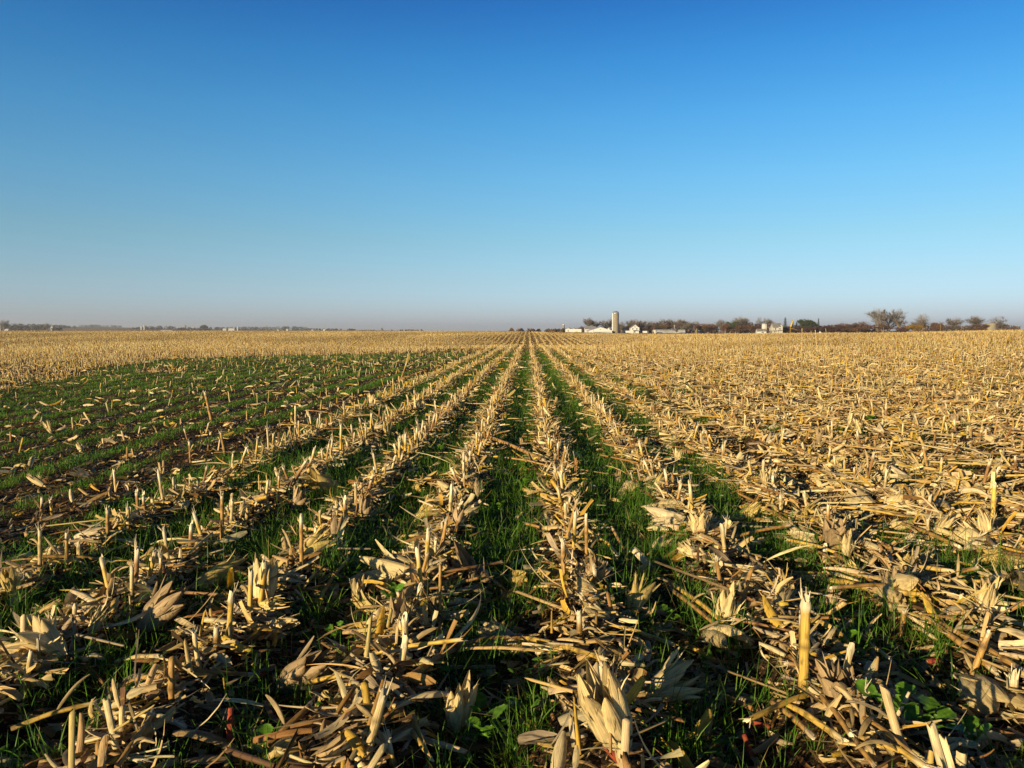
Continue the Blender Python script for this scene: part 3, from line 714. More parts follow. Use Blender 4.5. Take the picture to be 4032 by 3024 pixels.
# ---------------------------------------------------------------- stalks one can pick out in the photograph
HS = [  # label, base px, top px, width px, tone, options
 ("thick yellow upright stalk with a split top, standing tallest at front right", 3161, 2761, 3174, 2344, 41, 1, dict(brk=.8)),
 ("orange brown stalk leaning right across lying stalks at the right edge", 3785, 2752, 3890, 2497, 26, 0, dict(fray=False, brk=.2)),
 ("short white-topped broken stalk piece at the far right edge of the front", 3985, 2790, 3990, 2655, 42, 3, {}),
 ("slim upright stalk with pale top behind the tall opened husk at front centre", 2285, 2542, 2279, 2410, 25, 0, {}),
 ("stout brown stalk with bleached frayed break, its upper part snapped over to the right", 675, 2770, 675, 2585, 25, 0, dict(bend=[(720, 2640), (1010, 2660)])),
 ("white hooked stalk bent over like a cane at front left", 483, 2900, 479, 2785, 25, 3, dict(bend=[(501, 2800), (715, 2850)])),
 ("brown stalk snapped over to the right at the bottom left edge", 387, 3015, 387, 2907, 24, 0, dict(bend=[(400, 2960), (570, 3000)])),
 ("pale frayed stalk standing just left of a taller yellow stub, front left", 852, 2570, 852, 2470, 24, 0, {}),
 ("yellow stub with slanted cut beside a pale frayed stalk, front left", 898, 2538, 912, 2335, 25, 1, {}),
 ("pale stalk leaning right in the litter at the lower left edge", 87, 2720, 123, 2565, 20, 3, dict(fray=False)),
 ("short yellowish stub in front of the opened husk at the left edge", 153, 2629, 150, 2511, 14, 1, {}),
 ("tall white stub with its tip snapped left, at the left edge", 157, 2256, 157, 2078, 16, 3, {}),
 ("white stub whose dark upper stalk arches down to the right, left edge", 196, 2219, 196, 2146, 14, 3, dict(bend=[(270, 2200), (560, 2150)])),
 ("brown stub standing behind a lying dark stalk, left edge", 262, 2237, 262, 2110, 15, 0, {}),
 ("broad short pale stub behind a lying dark stalk, left edge", 310, 2201, 312, 2142, 20, 3, dict(sheath=False)),
 ("upright brown and pale stub with a broken slab, third row left", 424, 2110, 423, 2000, 15, 0, {}),
 ("short pale-topped stub right of a taller slim one, third row left", 504, 2073, 504, 2000, 18, 3, {}),
 ("white splintered stub standing alone left of a yellow leaning chip", 517, 2374, 520, 2235, 17, 3, {}),
 ("orange stub with a shaggy pale tuft on top, second row left", 631, 2324, 633, 2200, 14, 0, {}),
 ("tall slender stub with pointed tip in the second row left", 873, 2142, 875, 1945, 16, 0, {}),
 ("white-splintered stub next to the tall slender one, second row left", 907, 2091, 916, 1965, 13, 3, {}),
 ("tall double stub with smooth pale stem, tallest in the first row left", 1188, 2256, 1186, 2025, 17, 0, dict(fray=False)),
 ("stub crowned by spiky white fibres, its dark stalk fallen right", 1147, 2228, 1145, 2150, 17, 0, dict(bend=[(1180, 2200), (1320, 2220)])),
 ("plain brown stub with flat cut just right of the tall double stub", 1243, 2164, 1243, 2075, 13, 1, dict(fray=False)),
 ("pale pointed stub behind the tall double stub, first row left", 1261, 2110, 1259, 2010, 11, 1, {}),
 ("tall stub with sharp white splinter tip, first row left", 1361, 2091, 1357, 1960, 14, 0, {}),
 ("straight pale stub just right of the sharp splinter-tipped one", 1402, 2010, 1400, 1900, 12, 3, {}),
 ("tall split stalk with needle tip at the front of the middle left row", 1673, 2301, 1688, 2080, 19, 1, {}),
 ("slim white stub just right of the tall needle-tipped split stalk", 1705, 2242, 1717, 2119, 14, 3, {}),
 ("dark weathered stub standing before the fanned husk, middle left row", 1733, 2470, 1733, 2219, 13, 0, dict(brk=.1, fray=False, sheath=False)),
 ("blocky pale stub with ragged flat top, middle left row front", 1641, 2420, 1655, 2305, 24, 3, {}),
 ("brown stub leaning left with a blunt pale end, middle left row front", 1660, 2488, 1564, 2328, 19, 0, dict(fray=False)),
 ("tall pale stub with long splinter, middle left row behind the husks", 1769, 2055, 1778, 1914, 14, 3, {}),
 ("bundle-like leaning slab of pale stalk at bottom centre left", 1427, 3010, 1518, 2710, 38, 3, {}),
 ("pale slab stub leaning right above the bottom bundle, centre left", 1568, 2670, 1600, 2500, 30, 3, {}),
 ("short yellow stub at the bottom edge left of centre", 1555, 3020, 1525, 2890, 25, 1, {}),
 ("knotty upright stub wrapped in shreds, middle right row", 2219, 2306, 2217, 2123, 20, 0, {}),
 ("dark slim stub right of the knotty one, middle right row", 2310, 2219, 2308, 2023, 15, 0, dict(fray=False)),
 ("reddish dark stalk bent at a joint in the right half of the front", 2918, 2383, 2955, 2246, 18, 0, dict(brk=.1, fray=False, bend=[Vector((.12, .12, .16))])),
 ("crooked brown stub with a swollen joint, second row right", 2846, 2333, 2820, 2200, 17, 0, dict(brk=.2)),
 ("pale upright stub behind the grey husk cup on the right", 3074, 2037, 3074, 1950, 14, 3, {}),
 ("bright straight stub standing behind the red cob, far right", 3653, 2137, 3653, 2041, 13, 3, {}),
 ("small square-topped stub before the grey opened husk, right", 3247, 2200, 3250, 2150, 20, 3, dict(fray=False)),
 ("yellow forked stub near the right edge of the litter", 3910, 2014, 3916, 1905, 18, 1, {}),
 ("brown stub standing below the large split husk, right", 3552, 2500, 3560, 2400, 20, 0, {}),
 ("tall thin pole of a stalk rising over the grass strips, left of middle", 1163, 1735, 1163, 1595, 8, 3, dict(fray=False)),
 ("dark crooked stalk rising from the left grass strips", 835, 1665, 806, 1540, 11, 0, {}),
 ("leaning reddish stalk low in the left grass strips", 888, 1795, 868, 1700, 10, 0, {}),
]
for lb, bx, by, tx, ty, w, tone, kw in HS:
    hero_stalk(lb, bx, by, tx, ty, w, tone, **kw)

HL = [
 ("long yellow stalk lying from the middle front toward the upright slim stub", 2016, 2501, 2385, 2594, 22, 1),
 ("pale stalk lying above the long yellow one, front right of centre", 2330, 2445, 2663, 2542, 18, 1),
 ("long greyish jointed stalk lying diagonally into the right edge, upper of a pair", 3700, 2450, 4040, 2620, 26, 0),
 ("long brown jointed stalk lying diagonally at right, lower of a pair", 3640, 2420, 3935, 2650, 26, 0),
 ("yellow jointed stalk lying at the foot of the tall yellow stub", 3070, 2765, 3325, 2918, 28, 1),
 ("yellow stalk with slanted cut lying across the bottom right", 3389, 2907, 3660, 3030, 28, 1),
 ("brown stalk with pale split end lying toward the bottom right", 3234, 2743, 3352, 2898, 22, 0),
 ("long thin brown stalk lying past the fanned grey husk, bottom right", 3288, 2766, 3620, 2990, 18, 0),
 ("dark red stalk piece at the bottom edge right", 3366, 2907, 3452, 3020, 22, 0),
 ("thin yellow stalk lying at the bottom centre left", 1619, 2875, 1701, 2994, 19, 1),
 ("dark weathered stalk lying from the middle left row up to the right", 1578, 2693, 1837, 2529, 28, 0),
 ("thick dark stalk lying in shade at the lower left of centre", 1054, 2934, 1227, 2775, 28, 0),
 ("yellow stalk pieces lying through the grass, lower left of centre", 1222, 2684, 1386, 2656, 18, 1),
 ("orange stalk with a forked thin end lying at the lower left edge", 46, 2880, 378, 2766, 20, 1),
 ("thick greyish slat leaning at the bottom left", 460, 3015, 606, 2807, 22, 0),
 ("cream split stalk lying left of the stout snapped stub", 456, 2606, 633, 2583, 18, 3),
 ("short yellow chunk of stalk lying at front left", 325, 2600, 392, 2588, 24, 1),
 ("dark stalk lying from the bent white stub at the left edge", 160, 2190, 456, 2212, 14, 0),
 ("straight yellow brown stalk leaning on shaded litter left of middle", 1245, 2379, 1373, 2201, 15, 1),
 ("flat yellow stalk in the litter at middle right", 3225, 2278, 3461, 2310, 24, 1),
 ("long jointed stalk running down to the large split husk at right", 3288, 2178, 3471, 2301, 18, 0),
 ("thin brown stalk running from a husk tip at right", 3206, 2164, 3316, 2224, 12, 0),
 ("long yellow stalk running out of the right edge", 3762, 2214, 4040, 2285, 20, 1),
 ("brown jointed stalk lying above the red cob at right", 3553, 2041, 3776, 2151, 16, 0),
 ("brown stalk lying in the upper litter, right of middle", 3000, 1990, 3129, 2064, 14, 0),
 ("yellow stalk lying into the middle right row from the left", 2062, 1927, 2244, 1982, 16, 1),
 ("broken yellow stalk lying right of the middle right row", 2335, 2110, 2431, 2187, 14, 1),
 ("long split double stalk lying across the right of the middle, upper one", 2654, 2306, 2900, 2493, 20, 1),
 ("brown stalk parallel below the long split double stalk", 2640, 2320, 2830, 2470, 16, 0),
 ("yellow stalk leaning up to the grey husk cup, right of middle", 2618, 2196, 2864, 2082, 16, 1),
 ("straight pale stalk lying level at right of middle", 2814, 2048, 3030, 2050, 13, 1),
 ("long thin stalk lying between the two middle rows", 1905, 1712, 2145, 1812, 14, 0),
 ("long pale stalk lying diagonally in the right litter, far off", 3415, 1590, 3575, 1700, 12, 1),
 ("pale stalk bent at its end lying in the right litter", 3450, 1675, 3780, 1725, 10, 3),
]
for lb, ax, ay, bx, by, w, tone in HL:
    hero_lying(lb, ax, ay, bx, by, w, tone)

HH = [  # label, base px, tip px, width px, bracts, openness, lying, tone
 ("large upright husk torn open lengthwise, the biggest at bottom centre right", 2444, 2955, 2335, 2652, 190, 7, .22, False, 0),
 ("shaded husk bundle with sunlit splayed tips pointing up right", 2545, 2745, 2727, 2629, 130, 5, .25, False, 0),
 ("single cream husk leaf arching over the litter, right of middle front", 2786, 2500, 2964, 2583, 120, 3, .15, True, 0),
 ("brownish fanned husk standing open like a hand at front right", 3316, 2775, 3300, 2615, 150, 6, .75, False, 2),
 ("long smooth husk lying down toward the right edge at the bottom", 3817, 2690, 4040, 2885, 170, 3, .12, True, 0),
 ("narrow pair of upright husk blades at bottom centre", 1795, 2870, 1805, 2680, 110, 4, .22, False, 0),
 ("brown striped husk leaf leaning right in shade, lower left of centre", 1108, 2707, 1272, 2561, 140, 4, .2, False, 2),
 ("folded husk with curled rim at bottom centre", 2050, 2560, 1890, 2490, 130, 4, .3, True, 0),
 ("white opened husk with long pointed blades at the left edge", 237, 2578, 100, 2450, 150, 6, .5, False, 0),
 ("round yellow husk stub at the far left edge", 60, 2330, 32, 2245, 90, 5, .1, False, 3),
 ("large dark shaded husk leaning right among the left stubs", 551, 2485, 711, 2333, 150, 4, .25, False, 2),
 ("greenish flat husk lying behind the tufted stub, left", 775, 2310, 942, 2230, 90, 3, .2, True, 3),
 ("broad pale husk spread left of the needle-tipped stalk", 1669, 2270, 1482, 2240, 150, 5, .45, True, 0),
 ("cream husk fan lying right of the needle-tipped stalk", 1850, 2240, 1760, 2180, 150, 5, .45, True, 0),
 ("tulip-shaped husk standing upright left of middle", 1035, 2380, 1046, 2225, 120, 6, .22, False, 0),
 ("single husk tongue lying right from the tulip-shaped husk", 1010, 2385, 1140, 2398, 60, 2, .1, True, 3),
 ("star of narrow husk blades spreading down right, centre front", 1850, 2262, 1985, 2420, 140, 5, .8, True, 2),
 ("greyish pod-like husk with raised tips, right of the knotty stub", 2335, 2298, 2350, 2215, 110, 6, .25, False, 2),
 ("pale crumpled husk lying below the grey pod-like husk", 2350, 2345, 2255, 2310, 100, 4, .3, True, 0),
 ("yellow pointed husk tongue lying left of the knotty stub", 2016, 2290, 2140, 2285, 90, 2, .1, True, 3),
 ("round husk cup open at the top, right of middle", 2755, 2110, 2750, 2015, 110, 6, .2, False, 0),
 ("long drooping husk over the second right row", 2470, 1920, 2565, 2000, 110, 4, .2, True, 0),
 ("striped husk lying under the long drooping one, second right row", 2690, 2000, 2585, 2010, 110, 4, .3, True, 0),
 ("pale husk with curled leaves below the striped one", 2700, 2050, 2555, 2055, 120, 4, .3, True, 1),
 ("narrow husk roll slanting up at right of middle", 2915, 2045, 3010, 1995, 80, 3, .15, True, 3),
 ("fat cream husk lying in the upper right litter, ribbed", 3450, 2010, 3320, 1965, 110, 4, .25, True, 0),
 ("pale pointed husk lying toward the grey cup at right", 3215, 2155, 3110, 2095, 90, 4, .2, True, 0),
 ("grey opened husk cup with wide brown lobes at right", 3290, 2150, 3300, 2060, 150, 6, .7, False, 2),
 ("cream husk behind the red cob, upper right", 3500, 1995, 3570, 1970, 90, 3, .25, True, 0),
 ("wide flat husk sweeping down right in the upper right litter", 3665, 2010, 3800, 2060, 120, 4, .25, True, 0),
 ("husk with flared tail at far right, lighter of two", 3865, 2140, 3770, 2085, 110, 4, .35, True, 0),
 ("folded husk leaning at far right beside the flared one", 3940, 2145, 3865, 2080, 90, 3, .2, True, 1),
 ("round-backed yellow husk lying at middle right", 3385, 2270, 3330, 2230, 110, 3, .2, True, 3),
 ("large split husk with upright shreds in front of the dark hollow, right", 3480, 2310, 3640, 2400, 200, 6, .4, True, 0),
 ("broad pale husk leaf spreading at the right edge", 4020, 2290, 3915, 2372, 200, 4, .35, True, 0),
 ("layered yellow husk lying at the right edge above the broad leaf", 4030, 2205, 3890, 2195, 120, 4, .25, True, 3),
 ("husk folded over a stalk below the red cob", 3590, 2215, 3690, 2200, 90, 3, .3, True, 0),
 ("golden torn husk lying in the grass left of the first row", 1330, 1940, 1200, 1910, 120, 4, .35, True, 3),
 ("small rolled husk standing in the second left row", 1525, 1727, 1525, 1660, 34, 5, .1, False, 3),
 ("upright husk plume standing in the left grass, pale", 1640, 1610, 1650, 1555, 36, 4, .2, False, 0),
 ("fan-shaped striped husk in the shaded gap left of the middle row", 1640, 1930, 1700, 1925, 120, 5, .5, True, 3),
]
for lb, bx, by, tx, ty, w, n, op, ly, tone in HH:
    hero_husk(lb, bx, by, tx, ty, w, n, op, ly, tone)

# red cobs
for lb, px, py, L, yaw, pit in (
 ("red cob resting on a pale husk at the right", 3562, 2112, .15, R(25), .25),
 ("red cob half buried in litter behind the larger one at right", 3448, 2077, .09, R(8), .1),
 ("red cob showing beside a folded husk, far right", 3708, 2240, .12, R(-30), .1),
 ("small red cob high in the right litter", 3626, 1916, .08, R(10), .1),
 ("dark red cob standing on end in shade at front left", 902, 2925, .15, R(95), 1.35),
 ("red cob lying in the litter at the bottom right of centre", 2955, 2850, .13, R(160), .1),
 ("red cob end below another cob, bottom right of centre", 2941, 2945, .10, R(95), .5),
 ("small red cob half hidden by grass at right front", 3675, 2612, .07, R(20), .1),
 ("red cob under the large opened husk at bottom centre", 2405, 2965, .09, R(120), .1),
 ("bit of red cob in the shade left of the striped husk leaf", 1030, 2660, .07, R(40), .1),
 ("red cob fragment on the dark ground left of middle", 1205, 2480, .07, R(10), .15),
 ("red cob in the litter below the middle right husks", 2985, 2070, .08, R(-20), .1),
 ("red cob tip in the shade near the left stubs", 605, 2160, .07, R(60), .3),
 ("red cob below a leaf left of the tufted stub", 555, 2205, .09, R(15), .2)):
    p = at(px, py, .028)
    r = np.random.RandomState(int(px)); o = link("corn_cob", cob_parts(L * .85, .0120, r).mesh("corn_cob", M_COB), None, p)
    d = Vector((math.cos(yaw) * math.cos(pit), math.sin(yaw) * math.cos(pit), math.sin(pit)))
    if pit > 1: o.location.z -= .02
    else: o.location = p - d * L * .5 + Vector((0, 0, .5 * L * math.sin(pit) * .6))
    o.rotation_mode = 'QUATERNION'; o.rotation_quaternion = quat_z_to(d)
    tag(o, lb, "corn cob", "red corn cobs in the litter")

# radish plants with lobed leaves
def lobed_leaf(L, Wd, lobes, rng, col):
    """petiole plus a blade of side lobes and one round end lobe"""
    M = 26; t = np.linspace(0, 1, M)
    if lobes: w = .06 + .55 * np.clip((t - .18) / .1, 0, 1) * np.abs(np.sin(np.pi * lobes * np.clip((t - .2) / .4, 0, 1))) * (t < .6) + (t >= .58) * np.sin(np.pi * np.clip((t - .55) / .47, 0, 1)) ** .5
    else: w = .05 + (t > .42) * np.sin(np.pi * np.clip((t - .40) / .62, 0, 1)) ** .55
    w = w * Wd * .5 * (1 + .09 * rng.randn(M)); K = 7; u = np.linspace(-1, 1, K)
    V = np.stack([np.broadcast_to((t * L)[:, None], (M, K)), w[:, None] * u[None], .18 * L * np.sin(t * 2.6)[:, None] - .12 * Wd * (1 - u[None] ** 2) * (t[:, None] > .3) + rng.randn(M, K) * .03 * w[:, None]], -1)
    c = col[None, None] * (1 + .15 * rng.randn(M, 1, 1)) * np.where(np.abs(u) < .1, 1.35, 1)[None, :, None]
    U = np.stack([np.broadcast_to(w[:, None] * u[None], (M, K)), np.broadcast_to((t * L)[:, None], (M, K)), np.full((M, K), rng.rand())], -1)
    return Acc().add(V, grid_quads(M, K), c.reshape(-1, 3), U)
def radish(label, px, py, leaves, size, lobes, seed):
    o = empty("radish_plant", at(px, py) + Vector((0, 0, .045))); r = np.random.RandomState(seed); a0 = r.rand() * 6
    size *= .72
    for i in range(leaves):
        A = lobed_leaf(size * r.uniform(.75, 1.15), size * r.uniform(.42, .58), lobes, r, np.array([.085, .19, .018]) * r.uniform(.75, 1.2))
        A.xform(Matrix.Rotation(a0 + i * 6.28 / leaves + r.normal(0, .3), 4, 'Z') @ Matrix.Rotation(-r.uniform(.4, 1.05), 4, 'Y') @ Matrix.Rotation(r.normal(0, .3), 4, 'X'))
        link("leaf", A.mesh("radish_leaf", M_LEAF), o)
    tag(o, label, "radish plant", "radish plants sprouting in the stubble")
for args in (
 ("radish plant with four bright lobed leaves, left of a pair at bottom right", 3520, 2880, 3, .20, 2, 1),
 ("radish plant with crinkled broad leaves, right of a pair at bottom right", 3650, 2935, 5, .17, 2, 2),
 ("radish seedling with one round leaf at bottom centre", 2085, 2860, 3, .13, 0, 3),
 ("radish seedling with a round dark leaf before the husk blades", 1890, 2895, 3, .15, 0, 4),
 ("broad-leaved radish plant below the round dark leaf, bottom centre", 1925, 2975, 4, .17, 2, 5),
 ("upright wavy radish leaf at the bottom edge left of centre", 1045, 3010, 2, .14, 3, 6),
 ("bushy radish plant in the gap left of the middle row", 1545, 2425, 6, .15, 2, 7),
 ("small radish plant in the shaded grass below it, left of middle", 1320, 2555, 5, .12, 2, 8),
 ("light green radish plant beside the middle left row", 1965, 2045, 5, .16, 2, 9),
 ("radish plant with pale leaves in the middle green strip", 2068, 1880, 5, .20, 2, 10),
 ("second radish plant in the middle green strip, nearer", 2055, 1950, 5, .18, 2, 11),
 ("radish plant in the green strip right of the middle row", 2385, 1900, 5, .18, 2, 12),
 ("radish plant among grass at the second right strip", 2850, 1935, 5, .16, 2, 13),
 ("low radish plant at right of middle front", 2640, 2490, 4, .12, 2, 14),
 ("radish leaves showing past a stub, left of middle row", 1730, 1800, 4, .18, 2, 15),
 ("radish plant at the edge of the first left strip", 1660, 1960, 4, .15, 3, 16),
 ("dark green radish plant between stalks in the right litter", 3430, 1660, 5, .22, 2, 17),
 ("radish leaf low in the grass at the bottom right edge", 3830, 3000, 3, .14, 2, 18),
 ("radish plant half shaded behind the tall yellow stub", 3330, 2585, 4, .13, 2, 19),
 ("tiny radish plant at the foot of the first left row", 1340, 2340, 3, .10, 2, 20)):
    radish(*args)

# tall stalks left standing, with their own flag leaves
def tall(label, bx, by, tx, ty, w, tone=1, leaves=(), bend=None):
    o = hero_stalk(label, bx, by, tx, ty, w, tone, fray=False, sheath=False, brk=.5, bend=bend)
    o.name = "standing_stalk"; o["category"] = "tall stalk"; o["group"] = "tall corn stalks left standing"
    t = up(tx, ty, at(bx, by)) - at(bx, by); r = np.random.RandomState(int(bx))
    for f, yaw, pit, L, Wd in leaves:
        A = Acc().add(*ribbons([tuple(t * f)], yaw, pit, L, Wd, [[.52, .37, .10]], curl=-.5, cup=.7, prof='bract', segs=8, cols=5, wr=.08, rng=r))
        link("flag_leaf", A.mesh("flag_leaf", M_HUSK), o)
tall("tall yellow stalk with a flapping leaf near its top, against the right treeline", 3110, 1368, 3112, 1278, 5, 1, ((.90, .6, 1.25, .62, .15), (.84, .1, .0, .55, .11), (.45, 3.3, .2, .35, .08)))
tall("slim tall stalk with a white drooping leaf, left of middle distance", 1411, 1418, 1409, 1340, 4, 3, ((.98, 2.7, -.3, .5, .16),))
tall("thin dead stalk leaning right and carrying one yellow leaf", 1555, 1552, 1602, 1428, 6, 0, ((.90, 1.2, 1.2, .34, .09),))
tall("bare yellow stalk standing tall in the right litter", 3332, 1522, 3336, 1368, 6, 1)
tall("thin straight stalk by the middle rows in the far stubble", 1868, 1385, 1868, 1317, 4, 3)
tall("thin straight stalk left of the middle in the far stubble", 1601, 1385, 1601, 1327, 4, 3)
tall("short straight stalk at the far left stubble edge", 1362, 1378, 1362, 1330, 4, 3)
tall("pale upright stalk in the right half, standing over the litter", 2238, 1400, 2236, 1362, 6, 3)
tall("thin stalk standing before the farm trees, right of the long shed", 2743, 1385, 2744, 1294, 4, 3)
tall("thin stalk standing before the white trailer and long shed", 2569, 1345, 2569, 1300, 4, 3)
tall("slender stalk standing before the white shed on the right farm", 3008, 1340, 3008, 1286, 4, 3)
tall("slanting broken stalk before the burgundy trees, left one of two", 3221, 1345, 3210, 1300, 4, 3)
tall("slanting broken stalk before the burgundy trees, right one of two", 3265, 1340, 3251, 1294, 4, 3)
tall("straight stalk standing in front of the burgundy trees", 3158, 1345, 3158, 1293, 4, 3)
tall("double stalk on the skyline near the big bare tree", 3375, 1330, 3374, 1296, 6, 1)
tall("straight stalk on the skyline in front of the big bare tree", 3478, 1330, 3478, 1288, 4, 3)
tall("stalk on the skyline right of the golden bush", 3702, 1325, 3703, 1276, 4, 3)
tall("yellow stalk on the skyline left of the stave block", 3785, 1325, 3786, 1280, 5, 1)
tall("knobbly stalk on the skyline near the far right trees", 3945, 1320, 3946, 1282, 5, 1)

# ---------------------------------------------------------------- the rows of stubble
x_, y_, h_, c_ = [], [], [], []
r = np.random.RandomState(21)
for i, X0 in enumerate(ROWS):
    y1 = 250. if X0 < 5 else 150.
    sp = .165 if X0 > 1.3 or X0 < -3 else .135
    yy = np.arange(.6, y1, sp); yy = yy + r.normal(0, .03, len(yy))
    xx = X0 + r.normal(0, .022, len(yy)) + .03 * np.sin(yy * .23 + i)
    k = (xx > T0 * yy - 2.0) & (xx < T1 * yy + 2.0)
    xx, yy = xx[k], yy[k]
    if not len(xx): continue
    pr = np.full(len(xx), .88)
    pr[(xx < -2.9) & ~region_stubble(xx, yy)] = .10
    pr[(xx > 1.2) & (yy < 30)] = .68
    pr[(yy < 5.2)] *= .55
    pr[yy > 150] = .5
    k = r.rand(len(xx)) < pr * np.where(yy > 60, .30 + 1.2 * vnoise(xx, yy * .2, .35, 13), .55 + .9 * vnoise(xx, yy, .5, 12))
    xx, yy = xx[k], yy[k]; n = len(xx)
    x_.append(xx); y_.append(yy)
    h_.append(np.clip(r.normal(.185, .055, n), .06, .36) * np.where((xx > 1.2) | ((xx < -2.9) & (yy < 30)), .85, 1) * np.where(yy > 40, 1.25, 1))
x_, y_, h_ = map(np.concatenate, (x_, y_, h_))
if hero_xy:
    hx = np.array(hero_xy); nearh = y_ < 8
    dmin = np.full(len(x_), 9.); dmin[nearh] = np.sqrt(((np.stack([x_, y_], -1)[nearh][:, None] - hx[None]) ** 2).sum(-1)).min(1)
    k = dmin > .07; x_, y_, h_ = x_[k], y_[k], h_[k]
tt = x_ / y_
inview = (tt > -.665) & (tt < .625) & (y_ > 2.5)
score = np.where(inview, h_ / y_, 0)
order = np.argsort(-score)
N_IND = 238
ind, rest = order[:N_IND], order[N_IND:]
# variants built once, then copied
protos = []
for v in range(12):
    rr = np.random.RandomState(100 + v)
    tone = v % 4
    P = stalk_parts(.18 * rr.uniform(.85, 1.15), rr.uniform(.0095, .0125), rr, lean=rr.normal(0, .12), tone=tone, fray=(v % 3 != 1), sheath=True, brk=rr.uniform(.6, 1))
    protos.append((tone, v % 3 != 1, {k: A.mesh("stub_" + k.strip("#"), PART_MAT[k.strip('#')]) for k, A in P.items()}))
TN = ["brown", "yellow", "dark brown", "pale"]
for j in ind:
    v = rnd.randrange(12); tone, fr, ms = protos[v]
    o = empty("corn_stubble", (x_[j], y_[j], float(ground(x_[j], y_[j]))))
    s = h_[j] / .18; lean = rnd.gauss(0, .14) if rnd.random() < .8 else rnd.choice([-1, 1]) * rnd.uniform(.3, .6); lx = rnd.gauss(0, .12)
    o.rotation_euler = (lx, lean, rnd.uniform(0, 6.28)); o.scale = (1.0 * min(1.15, .75 + .25 * s), 1.0 * min(1.15, .75 + .25 * s), s)
    for k, me in ms.items(): link(k.strip("#"), me, o)
    size = "short" if h_[j] < .13 else ("tall" if h_[j] > .21 else "mid-height")
    pose = "tilted" if abs(lean) > .25 else "upright"
    rw = place_words(x_[j], y_[j])
    tag(o, f"{size} {TN[tone]} {'frayed' if fr else 'blunt'} {pose} stub, {rw}, {dist_words(y_[j])}", "corn stalk", "stubs in the " + rw)
# the rest of the rows as one mass
acc = Acc()
r = np.random.RandomState(5)
near, mid, fr_ = rest[y_[rest] < 14], rest[(y_[rest] >= 14) & (y_[rest] < 60)], rest[y_[rest] >= 60]
for idx, k in ((near, 6), (mid, 4), (fr_, 4)):
    n = len(idx)
    if not n: continue
    x, y, h = x_[idx], y_[idx], h_[idx]
    P0 = np.stack([x, y, ground(x, y) - .01], -1)
    ln = r.normal(0, .20, (n, 2))
    P1 = P0 + np.stack([ln[:, 0] * h, ln[:, 1] * h, h], -1)
    C, _ = palette(n, r, (.42, .30, .13, .12, .02, .01)); C = C * np.where(y > 50, .62 + .62 * vnoise(x, y * .3, .11, 15), 1)[:, None]
    rr = r.uniform(.0095, .0150, n) * np.interp(y, [20, 60, 200], [1, 1.45, 2.8])
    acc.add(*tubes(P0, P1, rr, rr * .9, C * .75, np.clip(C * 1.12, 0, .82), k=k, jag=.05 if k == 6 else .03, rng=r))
    # shredded sheaths hanging on them
    s = r.rand(n) < (.7 if y.max() < 61 else .35); m = s.sum()
    sc = np.interp(y[s], [20, 60, 200], [1, 1.3, 2.4])
    acc.add(*ribbons(P0[s] + (P1[s] - P0[s]) * r.uniform(.2, .9, m)[:, None], r.uniform(0, 6.28, m), r.normal(.7, .5, m), r.uniform(.06, .17, m) * sc ** .5, r.uniform(.012, .028, m) * sc, np.clip(C[s] * 1.05, 0, .8),
                     curl=-r.uniform(.2, 2., m), cup=.6, twist=r.normal(0, .6, m), prof='leaf', segs=3 if k == 6 else 2, cols=2, rng=r))
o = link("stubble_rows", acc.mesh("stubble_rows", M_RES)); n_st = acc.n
tag(o, "rows of cut corn stubble running to the horizon behind the nearest stalks", "stubble", kind="stuff")

# ---------------------------------------------------------------- husks and broken stalks scattered everywhere
hp = []
for v in range(10):
    rr = np.random.RandomState(300 + v); tone = [0, 0, 1, 0, 3, 0, 2, 0, 1, 3][v]; ly = v not in (0, 6)
    ps, sh = husk_parts(rr.uniform(.14, .21), rr.uniform(.055, .078), rr.randint(1, 4), rr, rr.uniform(.03, .30), 2.4 if ly else 6.28, tone)
    hp.append((tone, ly, [A.mesh("husk_bract", M_HUSK) for A in ps], sh.mesh("husk_shank", M_STALK)))
HT = ["cream", "whitish", "brown", "yellow"]
def spots(n, dens_fn, y0, y1, seed, power=1.2):
    r = np.random.RandomState(seed); out = []
    while len(out) < n:
        y = y0 + (y1 - y0) * r.rand() ** power; t = r.uniform(-.655, .615); x = t * y
        if r.rand() < float(dens_fn(np.array([x]), np.array([y]))[0]): out.append((x, y))
    return out, r
pts, r = spots(215, lambda a, b: residue(a, b) * np.where(a < -2.9, .5, 1), 3.2, 15., 41)
for x, y in pts:
    tone, ly, ms, sh = hp[r.randint(10)]
    o = empty("corn_husk", (x, y, float(ground(x, y)) + .03))
    yaw = r.uniform(0, 6.283); pit = r.uniform(.05, .35) if ly else r.uniform(1.0, 1.5)
    d = Vector((math.cos(yaw) * math.cos(pit), math.sin(yaw) * math.cos(pit), math.sin(pit)))
    q = d.to_track_quat('Z', 'Y')
    if ly:
        u = q.to_matrix().inverted() @ Vector((0, 0, 1)); q = q @ Quaternion((0, 0, 1), math.atan2(u.y, u.x) + r.normal(0, .4))
    o.rotation_mode = 'QUATERNION'; o.rotation_quaternion = q
    s = r.uniform(.65, 1.15); o.scale = (s * r.uniform(.8, 1.2), s * r.uniform(.75, 1.1), s)
    for m in ms: link("bract", m, o)
    link("shank", sh, o)
    to = ["right", "away", "left", "forward"][int(((yaw + .785) % 6.283) / 1.571) % 4]
    rw = place_words(x, y)
    tag(o, f"{HT[tone]} husk {'lying, tips ' + to if ly else 'standing open'}, by {rw}, {dist_words(y)}", "corn husk", "husks by the " + rw)

